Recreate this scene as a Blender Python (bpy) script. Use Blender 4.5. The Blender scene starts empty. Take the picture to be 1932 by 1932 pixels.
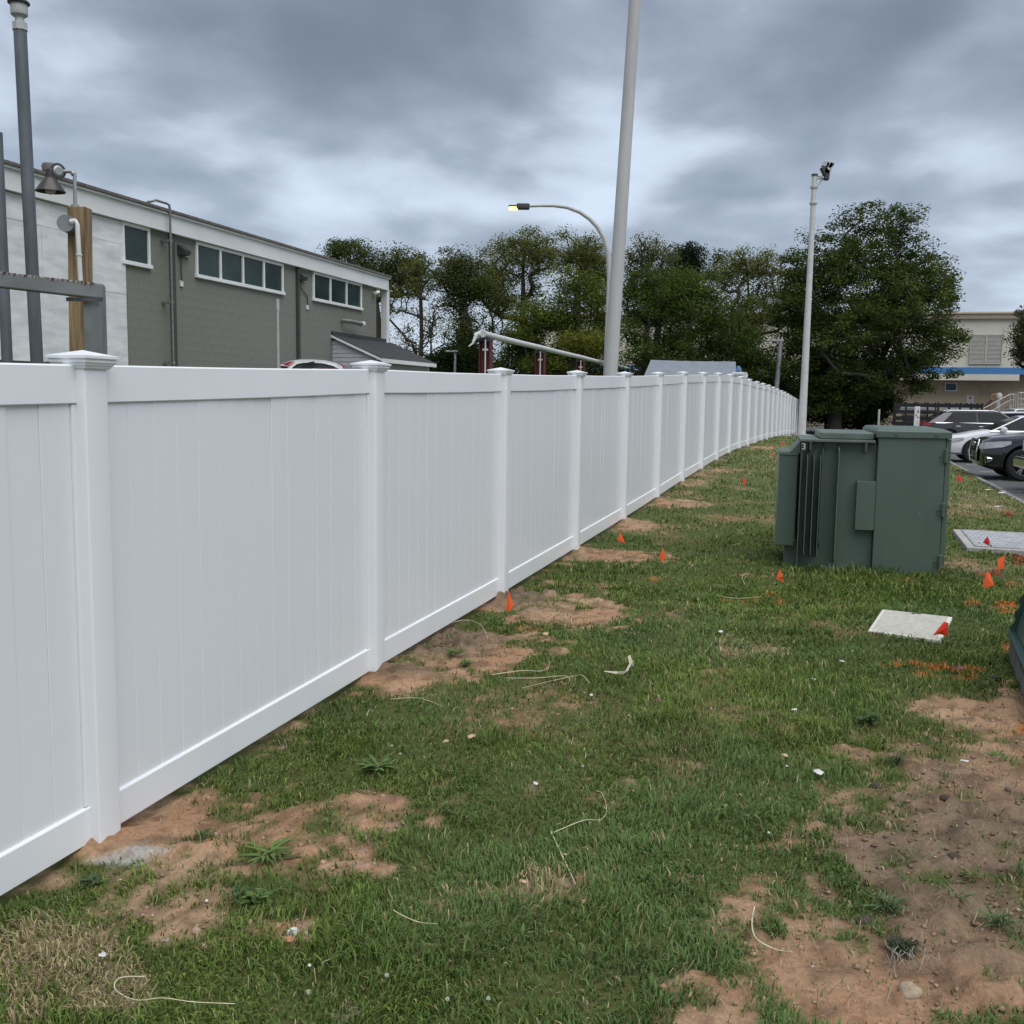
import bpy, bmesh, math, random
import numpy as np
from mathutils import Vector, Matrix
random.seed(7); RNG = np.random.default_rng(11)
R = math.radians
sc = bpy.context.scene
COL = sc.collection
H = 1.75                                    # eye height; world z = height over the lawn at the camera

# ------------------------------------------------------------------ camera
F, TH, RO = 1937.0, R(6.4), R(0.75)
rt, up, fw = Vector((1, 0, 0)), Vector((0, math.sin(TH), math.cos(TH))), Vector((0, math.cos(TH), -math.sin(TH)))
cr = rt * math.cos(RO) + up * math.sin(RO); cu = up * math.cos(RO) - rt * math.sin(RO)
cd = bpy.data.cameras.new('camera'); cam = bpy.data.objects.new('camera', cd); COL.objects.link(cam)
m = Matrix((cr, cu, -fw)).transposed().to_4x4(); m.translation = (0, 0, H); cam.matrix_world = m
cd.sensor_width = 36; cd.lens = 36 * F / 1932; cd.clip_start = .05; cd.clip_end = 3000
sc.camera = cam

# ------------------------------------------------------------------ world: overcast sky
SUN_EL, SUN_AZ = 64, 150                    # behind the camera to its right
w = bpy.data.worlds.new('World'); sc.world = w; w.use_nodes = True
nt = w.node_tree; N = nt.nodes; L = nt.links; N.clear()
def nd(t, **k):
    n = N.new(t)
    for a, b in k.items(): setattr(n, a, b)
    return n
def mth(op, a, b=None, c=None):
    n = nd('ShaderNodeMath', operation=op)
    for i, v in enumerate((a, b, c)):
        if v is None: continue
        if isinstance(v, (int, float)): n.inputs[i].default_value = v
        else: L.new(v, n.inputs[i])
    return n.outputs[0]
tc = nd('ShaderNodeTexCoord'); sep = nd('ShaderNodeSeparateXYZ'); L.new(tc.outputs['Generated'], sep.inputs[0])
zc = mth('ADD', mth('MAXIMUM', sep.outputs[2], 0.0), 0.28)
cx_ = mth('DIVIDE', sep.outputs[0], zc); cy_ = mth('DIVIDE', sep.outputs[1], zc)
cmb = nd('ShaderNodeCombineXYZ'); L.new(cx_, cmb.inputs[0]); L.new(cy_, cmb.inputs[1])
def noise(vec, scale, detail, rough, off, dist=0.0, sx=1.0, sy=1.0):
    mp = nd('ShaderNodeMapping'); mp.inputs['Location'].default_value = off; mp.inputs['Scale'].default_value = (sx, sy, 1)
    L.new(vec, mp.inputs[0]); n = nd('ShaderNodeTexNoise')
    n.inputs['Scale'].default_value = scale; n.inputs['Detail'].default_value = detail
    n.inputs['Roughness'].default_value = rough; n.inputs['Distortion'].default_value = dist
    L.new(mp.outputs[0], n.inputs[0]); return n.outputs[0]
n1 = noise(cmb.outputs[0], .8, 3, .5, (6.1, 3.7, 0), .4, 1, 1)
n2 = noise(cmb.outputs[0], 2.7, 6, .52, (2.3, 9.2, 0), .18, 1, 1)
n3 = noise(cmb.outputs[0], 8.0, 4, .55, (1.3, 8.2, 0), .2, 1, 1)
wn = nd('ShaderNodeTexNoise'); wn.inputs['Scale'].default_value = 2.0; wn.inputs['Detail'].default_value = 3; L.new(cmb.outputs[0], wn.inputs[0])
ws = nd('ShaderNodeVectorMath', operation='SCALE'); L.new(wn.outputs[1], ws.inputs[0]); ws.inputs[3].default_value = .35
wa = nd('ShaderNodeVectorMath', operation='ADD'); L.new(cmb.outputs[0], wa.inputs[0]); L.new(ws.outputs[0], wa.inputs[1])
def billow(scale, detail, off):
    mp = nd('ShaderNodeMapping'); mp.inputs['Location'].default_value = off; L.new(wa.outputs[0], mp.inputs[0])
    v = nd('ShaderNodeTexVoronoi', feature='SMOOTH_F1'); v.inputs['Scale'].default_value = scale; v.inputs['Detail'].default_value = detail; v.inputs['Roughness'].default_value = .5; v.inputs['Smoothness'].default_value = .7
    L.new(mp.outputs[0], v.inputs[0]); return v.outputs[0]
vb = billow(3.6, 1, (4.4, 1.3, 0))
den = mth('ADD', mth('ADD', mth('MULTIPLY', n1, .75), mth('MULTIPLY', n2, 1.0)), mth('SUBTRACT', .53, mth('MULTIPLY', vb, .60)))
den = mth('ADD', den, mth('MULTIPLY', n3, .12))
# heavier cloud banks (direction, spread, weight)
def bank(dx, dz, s, wt, st=1.0):
    v = Vector((dx, 1, dz)).normalized()
    ux = mth('DIVIDE', sep.outputs[0], mth('MAXIMUM', sep.outputs[1], .05)); uz = mth('DIVIDE', sep.outputs[2], mth('MAXIMUM', sep.outputs[1], .05))
    a = mth('POWER', mth('MULTIPLY', mth('SUBTRACT', ux, dx), st / s), 2.0); b = mth('POWER', mth('DIVIDE', mth('SUBTRACT', uz, dz), s), 2.0)
    return mth('MULTIPLY', mth('POWER', 2.718, mth('MULTIPLY', mth('ADD', a, b), -1.0)), wt)
for q in ((-.12, .33, .09, .32, .45), (.42, .37, .08, .34, .5), (-.22, .24, .04, .16, .6), (.30, .22, .035, .14, .35), (-.40, .32, .08, -.16, .8), (.08, .20, .05, .04, .4), (.42, .13, .06, -.10, .5), (-.2, .17, .04, .08, .5), (.15, .40, .03, -.10, .5)):
    den = mth('ADD', den, bank(*q))
ramp = nd('ShaderNodeValToRGB'); L.new(den, ramp.inputs[0])
cr_ = ramp.color_ramp; cr_.interpolation = 'B_SPLINE'
els = [(.72, (.53, .605, .715)), (.90, (.41, .463, .550)), (1.06, (.26, .299, .368)), (1.40, (.122, .147, .194))]
lo, hi = .70, 1.75
nrm = mth('DIVIDE', mth('SUBTRACT', den, lo), hi - lo); L.new(nrm, ramp.inputs[0])
while len(cr_.elements) < 4: cr_.elements.new(.5)
for e, (p, c) in zip(cr_.elements, els): e.position = (p - lo) / (hi - lo)
for e, (p, c) in zip(cr_.elements, els): e.color = (*c, 1)
# thin bright haze low down
hz = mth('POWER', 2.718, mth('MULTIPLY', mth('MAXIMUM', sep.outputs[2], 0.0), -9.0))
mixh = nd('ShaderNodeMix', data_type='RGBA'); L.new(mth('MULTIPLY', hz, .75), mixh.inputs[0])
L.new(ramp.outputs[0], mixh.inputs[6]); mixh.inputs[7].default_value = (.46, .55, .67, 1)
sc10 = nd('ShaderNodeVectorMath', operation='SCALE'); L.new(mixh.outputs[2], sc10.inputs[0]); sc10.inputs[3].default_value = 6.4
sky = nd('ShaderNodeTexSky', sky_type='NISHITA'); sky.sun_disc = False; sky.sun_elevation = R(SUN_EL); sky.sun_rotation = R(SUN_AZ)
mixs = nd('ShaderNodeMix', data_type='RGBA'); mixs.inputs[0].default_value = .93
L.new(sky.outputs[0], mixs.inputs[6]); L.new(sc10.outputs[0], mixs.inputs[7])
bg = nd('ShaderNodeBackground'); bg.inputs[1].default_value = 0.1; L.new(mixs.outputs[2], bg.inputs[0])
ow = nd('ShaderNodeOutputWorld'); L.new(bg.outputs[0], ow.inputs[0])

sl = bpy.data.lights.new('sun', 'SUN'); sl.energy = 1.5; sl.angle = R(70); sl.color = (1, .97, .93)
so = bpy.data.objects.new('sun', sl); COL.objects.link(so)
sd = Vector((math.sin(R(SUN_AZ)) * math.cos(R(SUN_EL)), math.cos(R(SUN_AZ)) * math.cos(R(SUN_EL)), math.sin(R(SUN_EL))))
so.rotation_euler = sd.to_track_quat('Z', 'Y').to_euler(); so.location = sd * 50
vs = sc.view_settings; vs.view_transform = 'Standard'; vs.look = 'None'; vs.exposure = 1.07; vs.gamma = 1; vs.use_curve_mapping = False

# ------------------------------------------------------------------ rays and terrain
def ray(px, py):
    dx, dy = px - 966, py - 966; c, s = math.cos(RO), math.sin(RO)
    X = dx * c + dy * s; Y = -dx * s + dy * c
    v = Vector((X / F, math.cos(TH) - Y / F * math.sin(TH), -math.sin(TH) - Y / F * math.cos(TH)))
    return v / v.y
def at(px, py, Y):
    v = ray(px, py) * Y; return Vector((v.x, v.y, v.z + H))
def project(x, y, z):
    z = z - H; fz = y * math.cos(TH) - z * math.sin(TH); u = y * math.sin(TH) + z * math.cos(TH)
    fz = np.maximum(fz, .05); X = F * x / fz; Y = -F * u / fz
    return 966 + X * math.cos(RO) - Y * math.sin(RO), 966 + X * math.sin(RO) + Y * math.cos(RO)

FX, FY, FA, SP = -1.606, 3.854, R(17.99), 2.44
fdir = np.array([math.sin(FA), math.cos(FA)]); fnor = np.array([math.cos(FA), -math.sin(FA)])   # fnor: towards the lawn
ZB = [-1.80, -1.77, -1.715, -1.683, -1.636, -1.584, -1.52, -1.448, -1.392, -1.337, -1.303, -1.302, -1.32, -1.344, -1.358, -1.378, -1.414, -1.458, -1.501, -1.543, -1.598, -1.661, -1.723, -1.785, -1.844]
ZB = [z + H for z in ZB]                    # first one is the post out of frame
def post_xy(i): return np.array([FX, FY]) + fdir * SP * (i - 1)
LOT = -1.87 + H
ctl = []
for i in range(len(ZB)):
    p = post_xy(i); ctl.append((p[0], p[1], ZB[i]))
    if i % 2 == 0: q = p + fnor * 1.5; ctl.append((q[0], q[1], ZB[i] - .01))
for x, y, z in ((0, 0, -1.74), (3, 0, -1.7), (-3, -1, -1.8), (0, 3, -1.74), (2, 3.5, -1.71), (4.5, 4, -1.69), (1.5, 6, -1.68), (3, 7.6, -1.66), (4.2, 7, -1.67), (3, 9.8, -1.63), (4.2, 9.6, -1.64),
                (3.5, 13, -1.6), (5.8, 12.4, -1.70), (8, 15.5, -1.75), (6, 18, -1.6), (8.5, 24, -1.6), (12.4, 30, -1.76), (10, 34, -1.6), (15, 38, -1.78), (9.5, 19.5, -1.8), (13, 50, -1.75), (14.5, 53, -1.62), (22, 60, -1.85), (22, 44, -1.85)):
    ctl.append((x, y, z + H))
for a in range(0, 360, 30): ctl.append((95 * math.cos(R(a)), 30 + 95 * math.sin(R(a)), -1.85 + H))
ctl = np.array(ctl, float)
def kern(d): return np.where(d > 1e-9, d * d * np.log(np.maximum(d, 1e-9)), 0)
n_ = len(ctl); D_ = np.hypot(ctl[:, None, 0] - ctl[None, :, 0], ctl[:, None, 1] - ctl[None, :, 1])
Kx = np.zeros((n_ + 3, n_ + 3)); Kx[:n_, :n_] = kern(D_) + np.eye(n_) * .02; Kx[:n_, n_:] = np.c_[np.ones(n_), ctl[:, :2]]; Kx[n_:, :n_] = Kx[:n_, n_:].T
WT = np.linalg.solve(Kx, np.r_[ctl[:, 2], 0, 0, 0])
CURB0 = np.array([9.70, 19.5]); CDIR = np.array([.302, .953]) / np.hypot(.302, .953); CN = np.array([CDIR[1], -CDIR[0]])
def curb_s(x, y):                            # > 0 : inside the car park
    return (x - CURB0[0]) * CN[0] + (y - CURB0[1]) * CN[1]
def in_lot(x, y):
    s = curb_s(x, y); far = np.minimum(y - 44.0, x - 10.5)        # the lot opens to the left beyond 44 m
    return np.maximum(s, far)
def terrain(x, y):
    x = np.asarray(x, float); y = np.asarray(y, float); sh = x.shape; xf, yf = x.ravel(), y.ravel(); out = np.empty(xf.size)
    for k in range(0, xf.size, 20000):
        a, b = xf[k:k + 20000], yf[k:k + 20000]
        d = np.hypot(a[:, None] - ctl[None, :, 0], b[:, None] - ctl[None, :, 1])
        out[k:k + 20000] = kern(d) @ WT[:n_] + WT[n_] + WT[n_ + 1] * a + WT[n_ + 2] * b
    far = np.clip((np.hypot(xf, yf - 30) - 75) / 25, 0, 1); out = out * (1 - far) + (-1.85 + H) * far
    # ground is higher behind the fence
    sd_ = (xf - FX) * fnor[0] + (yf - FY) * fnor[1]
    bk = np.clip((-sd_ - .6) / 3.0, 0, 1) * np.clip((60 - yf) / 15, 0, 1); bk = bk * bk * (3 - 2 * bk)
    out = out * (1 - bk) + (-1.15 + H) * bk
    lt = np.clip((in_lot(xf, yf) + .05) / .12, 0, 1); out = out * (1 - lt) + (LOT - .09) * lt
    return out.reshape(sh)
def tz(x, y): return float(terrain(np.array([x]), np.array([y]))[0])
def gp(px, py):                              # ground point seen at a picture position
    v = ray(px, py); lo_, hi_ = 1.0, 90.0
    for _ in range(40):
        mid = .5 * (lo_ + hi_)
        if v.z * mid + H > tz(v.x * mid, mid): lo_ = mid
        else: hi_ = mid
    return Vector((v.x * lo_, lo_, tz(v.x * lo_, lo_)))

# numpy value noise
_P = RNG.random((256, 256))
def vnoise(x, y):
    xi = np.floor(x).astype(int); yi = np.floor(y).astype(int); fx = x - xi; fy = y - yi
    fx = fx * fx * (3 - 2 * fx); fy = fy * fy * (3 - 2 * fy)
    a = _P[xi & 255, yi & 255]; b = _P[(xi + 1) & 255, yi & 255]; c = _P[xi & 255, (yi + 1) & 255]; d = _P[(xi + 1) & 255, (yi + 1) & 255]
    return (a * (1 - fx) + b * fx) * (1 - fy) + (c * (1 - fx) + d * fx) * fy
def fbm(x, y, o=4, g=.5):
    s, a, t = 0, 1, 0
    for i in range(o): s = s + a * vnoise(x * 2 ** i + 17.3 * i, y * 2 ** i + 5.1 * i); t += a; a *= g
    return s / t

# ------------------------------------------------------------------ materials
MATS = {}
def mat(name, color, rough=.6, var=.12, scale=6.0, bump=0.0, bscale=40.0, metal=0.0, color2=None, stretch=(1, 1, 1), coat=0.0, spec=None, alpha=None, emit=None, estr=0, attr=None, detail=5):
    if name in MATS: return MATS[name]
    m = bpy.data.materials.new(name); m.use_nodes = True; t = m.node_tree; b = t.nodes['Principled BSDF']; ln = t.links
    b.inputs['Roughness'].default_value = rough; b.inputs['Metallic'].default_value = metal
    if spec is not None: b.inputs['Specular IOR Level'].default_value = spec
    if coat: b.inputs['Coat Weight'].default_value = coat; b.inputs['Coat Roughness'].default_value = .05
    tc = t.nodes.new('ShaderNodeTexCoord'); mp = t.nodes.new('ShaderNodeMapping'); mp.inputs['Scale'].default_value = stretch; ln.new(tc.outputs['Object'], mp.inputs[0])
    no = t.nodes.new('ShaderNodeTexNoise'); no.inputs['Scale'].default_value = scale; no.inputs['Detail'].default_value = detail; no.inputs['Roughness'].default_value = .6
    ln.new(mp.outputs[0], no.inputs[0])
    mx = t.nodes.new('ShaderNodeMix'); mx.data_type = 'RGBA'
    c2 = color2 if color2 else tuple(max(0, c * (1 - 2 * var)) for c in color); c1 = color if color2 else tuple(min(1, c * (1 + var)) for c in color)
    mx.inputs[6].default_value = (*c2, 1); mx.inputs[7].default_value = (*c1, 1)
    cr = t.nodes.new('ShaderNodeValToRGB'); cr.color_ramp.elements[0].position = .32; cr.color_ramp.elements[1].position = .68
    ln.new(no.outputs[0], cr.inputs[0]); ln.new(cr.outputs[0], mx.inputs[0])
    outc = mx.outputs[2]
    if attr:
        at_ = t.nodes.new('ShaderNodeAttribute'); at_.attribute_name = attr
        ml = t.nodes.new('ShaderNodeMix'); ml.data_type = 'RGBA'; ml.blend_type = 'MULTIPLY'; ml.inputs[0].default_value = 1
        ln.new(at_.outputs[0], ml.inputs[6]); ln.new(outc, ml.inputs[7]); outc = ml.outputs[2]
    ln.new(outc, b.inputs['Base Color'])
    if bump:
        nb = t.nodes.new('ShaderNodeTexNoise'); nb.inputs['Scale'].default_value = bscale; nb.inputs['Detail'].default_value = 4; ln.new(mp.outputs[0], nb.inputs[0])
        bp = t.nodes.new('ShaderNodeBump'); bp.inputs['Strength'].default_value = 1; bp.inputs['Distance'].default_value = bump; ln.new(nb.outputs[0], bp.inputs['Height']); ln.new(bp.outputs[0], b.inputs['Normal'])
    if emit: b.inputs['Emission Color'].default_value = (*emit, 1); b.inputs['Emission Strength'].default_value = estr
    MATS[name] = m; return m
vinyl = mat('white_vinyl', (.80, .82, .84), .30, .015, 2.5, .0012, 2.2, stretch=(1, 1, .35))
vinyl_plank = mat('white_vinyl_plank', (.76, .785, .81), .26, .015, 2.5, .0022, 5.0, stretch=(1, 1, .3))
galv = mat('galvanised_steel', (.30, .31, .32), .45, .12, 14, .0004, 60, metal=.35, stretch=(1, 1, .3))
pole_paint = mat('pole_grey', (.46, .46, .455), .5, .05, 5, .0003, 30, stretch=(1, 1, .2))
dkmetal = mat('dark_metal', (.05, .05, .052), .5, .2, 10)
black_rub = mat('black_rubber', (.012, .012, .013), .75, .2, 20)
green_box = mat('transformer_green', (.070, .104, .083), .45, .10, 3.5, .0004, 60, stretch=(1, 1, .5), color2=(.084, .116, .095))
green_top = mat('transformer_top', (.17, .23, .20), .5, .1, 5, .0004, 60)
concrete = mat('concrete', (.36, .35, .33), .9, .15, 12, .003, 60)

# ------------------------------------------------------------------ mesh helpers
class MB:
    def __init__(s): s.v = []; s.f = []
    def add(s, vs, fs):
        o = len(s.v); s.v += [tuple(v) for v in vs]; s.f += [tuple(i + o for i in f) for f in fs]; return s
    def box(s, c, d, rz=0, M=None):
        hx, hy, hz = d[0] / 2, d[1] / 2, d[2] / 2
        vs = [Vector((x * hx, y * hy, z * hz)) for z in (-1, 1) for y in (-1, 1) for x in (-1, 1)]
        mm = (M if M else Matrix.Rotation(rz, 3, 'Z')); c = Vector(c)
        return s.add([mm @ v + c for v in vs], [(0, 2, 3, 1), (4, 5, 7, 6), (0, 1, 5, 4), (2, 6, 7, 3), (0, 4, 6, 2), (1, 3, 7, 5)])
    def tube(s, pts, r, n=10, cap=True):
        pts = [Vector(p) for p in pts]; k = len(pts); rs = r if isinstance(r, (list, tuple)) else [r] * k
        rings = []; ref = None
        for i, p in enumerate(pts):
            t = (pts[min(i + 1, k - 1)] - pts[max(i - 1, 0)]).normalized()
            if ref is None: ref = Vector((0, 0, 1)) if abs(t.z) < .9 else Vector((1, 0, 0))
            a = t.cross(ref); a = a.normalized() if a.length > 1e-5 else t.orthogonal().normalized(); b = t.cross(a).normalized(); ref = a.cross(t) if True else ref
            rings += [p + (a * math.cos(2 * math.pi * j / n) + b * math.sin(2 * math.pi * j / n)) * rs[i] for j in range(n)]
        fs = [(i * n + j, i * n + (j + 1) % n, (i + 1) * n + (j + 1) % n, (i + 1) * n + j) for i in range(k - 1) for j in range(n)]
        if cap: fs += [tuple(range(n))[::-1], tuple(range((k - 1) * n, k * n))]
        return s.add(rings, fs)
    def lathe(s, prof, c=(0, 0, 0), n=24, M=None, cap=True):        # prof: (r, z)
        c = Vector(c); vs = []
        for r, z in prof:
            for j in range(n):
                v = Vector((r * math.cos(2 * math.pi * j / n), r * math.sin(2 * math.pi * j / n), z)); vs.append((M @ v if M else v) + c)
        k = len(prof)
        fs = [(i * n + j, i * n + (j + 1) % n, (i + 1) * n + (j + 1) % n, (i + 1) * n + j) for i in range(k - 1) for j in range(n)]
        if cap: fs += [tuple(range(n))[::-1], tuple(range((k - 1) * n, k * n))]
        return s.add(vs, fs)
    def prism(s, poly, d):                                # poly 3D points, d extrusion vector
        n = len(poly); d = Vector(d); vs = [Vector(p) for p in poly] + [Vector(p) + d for p in poly]
        return s.add(vs, [tuple(range(n))[::-1], tuple(range(n, 2 * n))] + [(i, (i + 1) % n, n + (i + 1) % n, n + i) for i in range(n)])
    def mesh(s, name, mt, smooth=False):
        me = bpy.data.meshes.new(name); me.from_pydata(s.v, [], s.f); me.update()
        bm = bmesh.new(); bm.from_mesh(me); bmesh.ops.recalc_face_normals(bm, faces=bm.faces); bm.to_mesh(me); bm.free()
        if smooth: me.shade_smooth() if hasattr(me, 'shade_smooth') else None
        me.materials.append(mt); return me
def smooth_by_angle(me, ang=40):
    me.shade_smooth()
    bm = bmesh.new(); bm.from_mesh(me)
    for e in bm.edges:
        if len(e.link_faces) == 2 and e.calc_face_angle(0) > R(ang): e.smooth = False
    bm.to_mesh(me); bm.free()
def props(o, label=None, cat=None, group=None, kind=None):
    if label: o['label'] = label
    if cat: o['category'] = cat
    if group: o['group'] = group
    if kind: o['kind'] = kind
    return o
def thing(name, label, cat, loc=(0, 0, 0), rz=0, group=None):
    o = bpy.data.objects.new(name, None); COL.objects.link(o); o.location = loc; o.rotation_euler = (0, 0, rz)
    o.empty_display_size = .2; return props(o, label, cat, group)
def root_of(o):
    while o.parent: o = o.parent
    return o
def obj(name, mb, mt, parent=None, world=False, bevel=0, smooth=None, label=None, kind=None, seg=2):
    if world and parent:
        r = root_of(parent); M = (Matrix.Translation(r.location) @ Matrix.Rotation(r.rotation_euler.z, 4, 'Z')).inverted()
        mb.v = [tuple(M @ Vector(v)) for v in mb.v]
    me = mb.mesh(name, mt)
    if smooth: smooth_by_angle(me, smooth)
    o = bpy.data.objects.new(name, me); COL.objects.link(o); o.parent = parent
    if bevel:
        b = o.modifiers.new('bevel', 'BEVEL'); b.width = bevel; b.segments = seg; b.limit_method = 'ANGLE'; b.harden_normals = False
    return props(o, label, kind=kind)
def single(name, mb, mt, label, cat, loc, group=None, bevel=0, smooth=None, rz=0):     # thing that is one mesh, local geometry
    o = obj(name, mb, mt, None, bevel=bevel, smooth=smooth); o.location = loc; o.rotation_euler = (0, 0, rz); return props(o, label, cat, group)
def inst(name, me, parent, loc=(0, 0, 0), rz=0, ry=0, rx=0):
    o = bpy.data.objects.new(name, me); COL.objects.link(o); o.parent = parent; o.location = loc; o.rotation_euler = (rx, ry, rz); return o
def np_mesh(name, V, faces_idx, nper, mt, col=None, smooth=False):
    """faces_idx flat int array, nper verts per face (array or int)"""
    me = bpy.data.meshes.new(name); nv = len(V); me.vertices.add(nv); me.vertices.foreach_set('co', V.astype(np.float32).ravel())
    nl = len(faces_idx); me.loops.add(nl); me.loops.foreach_set('vertex_index', faces_idx.astype(np.int32))
    tot = np.full(nl // nper, nper, np.int32) if np.isscalar(nper) else nper.astype(np.int32)
    st = np.r_[0, np.cumsum(tot)[:-1]].astype(np.int32)
    me.polygons.add(len(tot)); me.polygons.foreach_set('loop_start', st)
    try: me.polygons.foreach_set('loop_total', tot)
    except Exception: pass
    me.update(calc_edges=True)
    if col is not None:
        a = me.color_attributes.new('Col', 'FLOAT_COLOR', 'POINT'); c = np.ones((nv, 4), np.float32); c[:, :3] = col; a.data.foreach_set('color', c.ravel())
    if smooth: me.polygons.foreach_set('use_smooth', np.ones(len(tot), bool))
    me.materials.append(mt); return me
def rows(name, px): return px

# ------------------------------------------------------------------ ground mask (bare earth, dry grass, paint)
def ell(px, py, lst):
    m = np.zeros_like(px)
    for cx, cy, rx, ry, wt in lst: m = np.maximum(m, wt * np.clip(1.45 - np.hypot((px - cx) / rx, (py - cy) / ry), 0, 1))
    return m
DIRT = [(430, 1600, 330, 105, .74), (420, 1720, 220, 60, .62), (860, 1225, 210, 60, .8), (1600, 1870, 340, 80, .8), (1820, 1560, 270, 180, .9), (1060, 1150, 150, 40, .75), (1450, 1700, 160, 60, .5), (300, 1555, 150, 55, 1), (200, 1600, 110, 45, 1), (545, 1590, 120, 45, .9), (690, 1530, 75, 38, .85), (560, 1650, 45, 55, .9), (395, 1720, 90, 45, .75), (255, 1720, 90, 25, .7), (60, 1660, 110, 35, .8),
        (760, 1285, 120, 38, 1), (880, 1235, 90, 50, 1), (945, 1240, 55, 40, .9), (840, 1190, 80, 30, 1), (1070, 1165, 110, 28, .95), (950, 1135, 70, 25, .9), (1130, 1160, 60, 22, .95),
        (1170, 1052, 110, 15, .9), (1080, 1045, 60, 20, .8), (1190, 992, 55, 12, .9), (1290, 950, 70, 9, .75), (1245, 945, 60, 12, .85), (1300, 912, 50, 8, .8), (1350, 888, 45, 6, .8), (1440, 845, 60, 5, .8), (1330, 905, 90, 5, .5),
        (1850, 1345, 150, 50, 1), (1790, 1330, 110, 30, .9), (1880, 1450, 200, 90, 1), (1850, 1580, 210, 110, 1.05), (1830, 1720, 170, 100, 1), (1800, 1850, 260, 90, 1), (1520, 1800, 110, 40, .75), (1560, 1870, 170, 60, .95), (1350, 1925, 130, 40, .85),
        (1020, 1790, 60, 28, .55), (970, 1860, 90, 35, .55), (1480, 1740, 130, 40, .5), (1100, 1900, 90, 30, .45), (1490, 1690, 60, 25, .4), (1000, 1500, 60, 20, .3), (820, 1555, 30, 12, .7), (1395, 1222, 70, 18, .4),
        (1800, 1062, 60, 18, .5), (1560, 1005, 30, 15, .5), (720, 1640, 40, 20, .7), (1500, 870, 60, 6, .3), (1850, 960, 60, 20, .35), (1560, 1480, 40, 16, .6)]
DARK = [(1800, 1620, 230, 190, .9), (1880, 1780, 150, 120, .6), (1860, 1600, 190, 130, 1), (840, 1200, 110, 35, 1), (1700, 1450, 70, 60, .4), (980, 1130, 60, 25, .8), (760, 1270, 80, 20, .6), (1750, 1700, 90, 50, .7)]
STRAW = [(90, 1800, 130, 60, 1), (190, 1860, 90, 60, .9), (50, 1900, 60, 50, .8), (1400, 1225, 90, 22, .6), (1000, 1660, 60, 25, .3), (1830, 950, 90, 25, .5), (1850, 1070, 70, 15, .5), (820, 1700, 200, 60, .15)]
LUSH = [(1640, 1115, 150, 35, 1), (1000, 1150, 50, 20, 0), (1450, 1330, 200, 120, .8), (1400, 1430, 250, 120, .5), (1650, 1130, 220, 40, .9), (1120, 1080, 90, 20, .5), (640, 1760, 150, 60, .5), (980, 1660, 130, 60, .35)]
ORAN = [(1720, 1256, 60, 4, 1), (1800, 1263, 55, 4, 1), (1740, 1276, 18, 5, 1), (1815, 1278, 30, 4, 1), (1395, 1137, 35, 2.5, .9), (1455, 1127, 12, 5, .7), (1470, 1140, 16, 4, .6), (1690, 1098, 0.1, 0.1, 0), (1710, 1098, 20, 3, .5),
        (1835, 1145, 16, 4, .9), (1895, 1143, 22, 4, .8), (1900, 1155, 30, 5, .6), (1898, 1222, 12, 10, 1), (1925, 1368, 8, 14, 1), (880, 1160, 12, 3, .4), (985, 1188, 40, 3, .35), (1235, 1095, 12, 5, .5), (1925, 1105, 30, 8, .5)]
REDP = [(1865, 1083, 22, 4, 1), (1785, 1080, 16, 3, .6), (1922, 1053, 14, 8, 1), (1905, 970, 12, 6, .7), (1925, 1060, 10, 6, 1)]
def ground_fields(x, y, z):
    px, py = project(x, y, z); front = y > .8
    px = np.where(front, px, -9999); nz = fbm(x * 2.3, y * 2.3, 4) - .5; nz2 = fbm(x * 9 + 40, y * 9, 3) - .5
    sc_ = 1.0
    d = ell(px, py, DIRT); sd_ = (x - FX) * fnor[0] + (y - FY) * fnor[1]
    fen = np.clip(1 - np.abs(sd_) / .16, 0, 1) * .45; d = np.maximum(d, fen)
    dirt = np.clip((d + nz * 1.15 + nz2 * 1.4 - .38) * 2.1, 0, 1)
    spots = np.clip((fbm(x * 1.1 + 9, y * 1.1 + 3, 4) - .60) * 6, 0, 1) * .55
    dirt = np.maximum(dirt, spots * np.clip((1 + nz2 * 3), 0, 1))
    dark = np.clip(ell(px, py, DARK) + nz * .8, 0, 1)
    straw = np.clip((ell(px, py, STRAW) + nz * .7 + nz2 * .6 - .25) * 2, 0, 1)
    lush = np.clip(ell(px, py, LUSH) + nz * .8, 0, 1)
    n4 = fbm(x * 14 + 3, y * 14 + 8, 3) - .5
    eo, er = ell(px, py, ORAN), ell(px, py, REDP)
    oran = np.clip((eo + n4 * 1.6 - .3) * 3, 0, 1) * (eo > .02); redp = np.clip((er + n4 * 1.6 - .3) * 3, 0, 1) * (er > .02)
    return dirt, dark, straw, lush, oran, redp, nz, nz2
def lerp(a, b, t): return a * (1 - t[..., None]) + b * t[..., None]

def axis(segs):
    out = [segs[0][0]]
    for a, b, s0, s1 in segs:
        x = a; k = (b - a)
        while x < b - 1e-6:
            t = (x - a) / k; x += s0 + (s1 - s0) * t; out.append(min(x, b))
    return np.unique(np.array(out))
gx = axis([(-600, -30, 90, 12), (-30, -5, 5, .25), (-5, 5.2, .032, .034), (5.2, 16, .05, .3), (16, 40, .4, 3), (40, 600, 12, 90)])
gy = axis([(-250, -5, 60, 3), (-5, 1.6, 2, .1), (1.6, 8.5, .032, .036), (8.5, 16, .05, .12), (16, 60, .15, 1.0), (60, 120, 2, 12), (120, 900, 20, 120)])
GX, GY = np.meshgrid(gx, gy); gz = terrain(GX, GY)
dirt, dark, straw, lush, oran, redp, nz, nz2 = ground_fields(GX, GY, gz)
near = np.clip((18 - GY) / 6, 0, 1) * (GY > .5)
inlot = (in_lot(GX, GY) > -.1)
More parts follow.
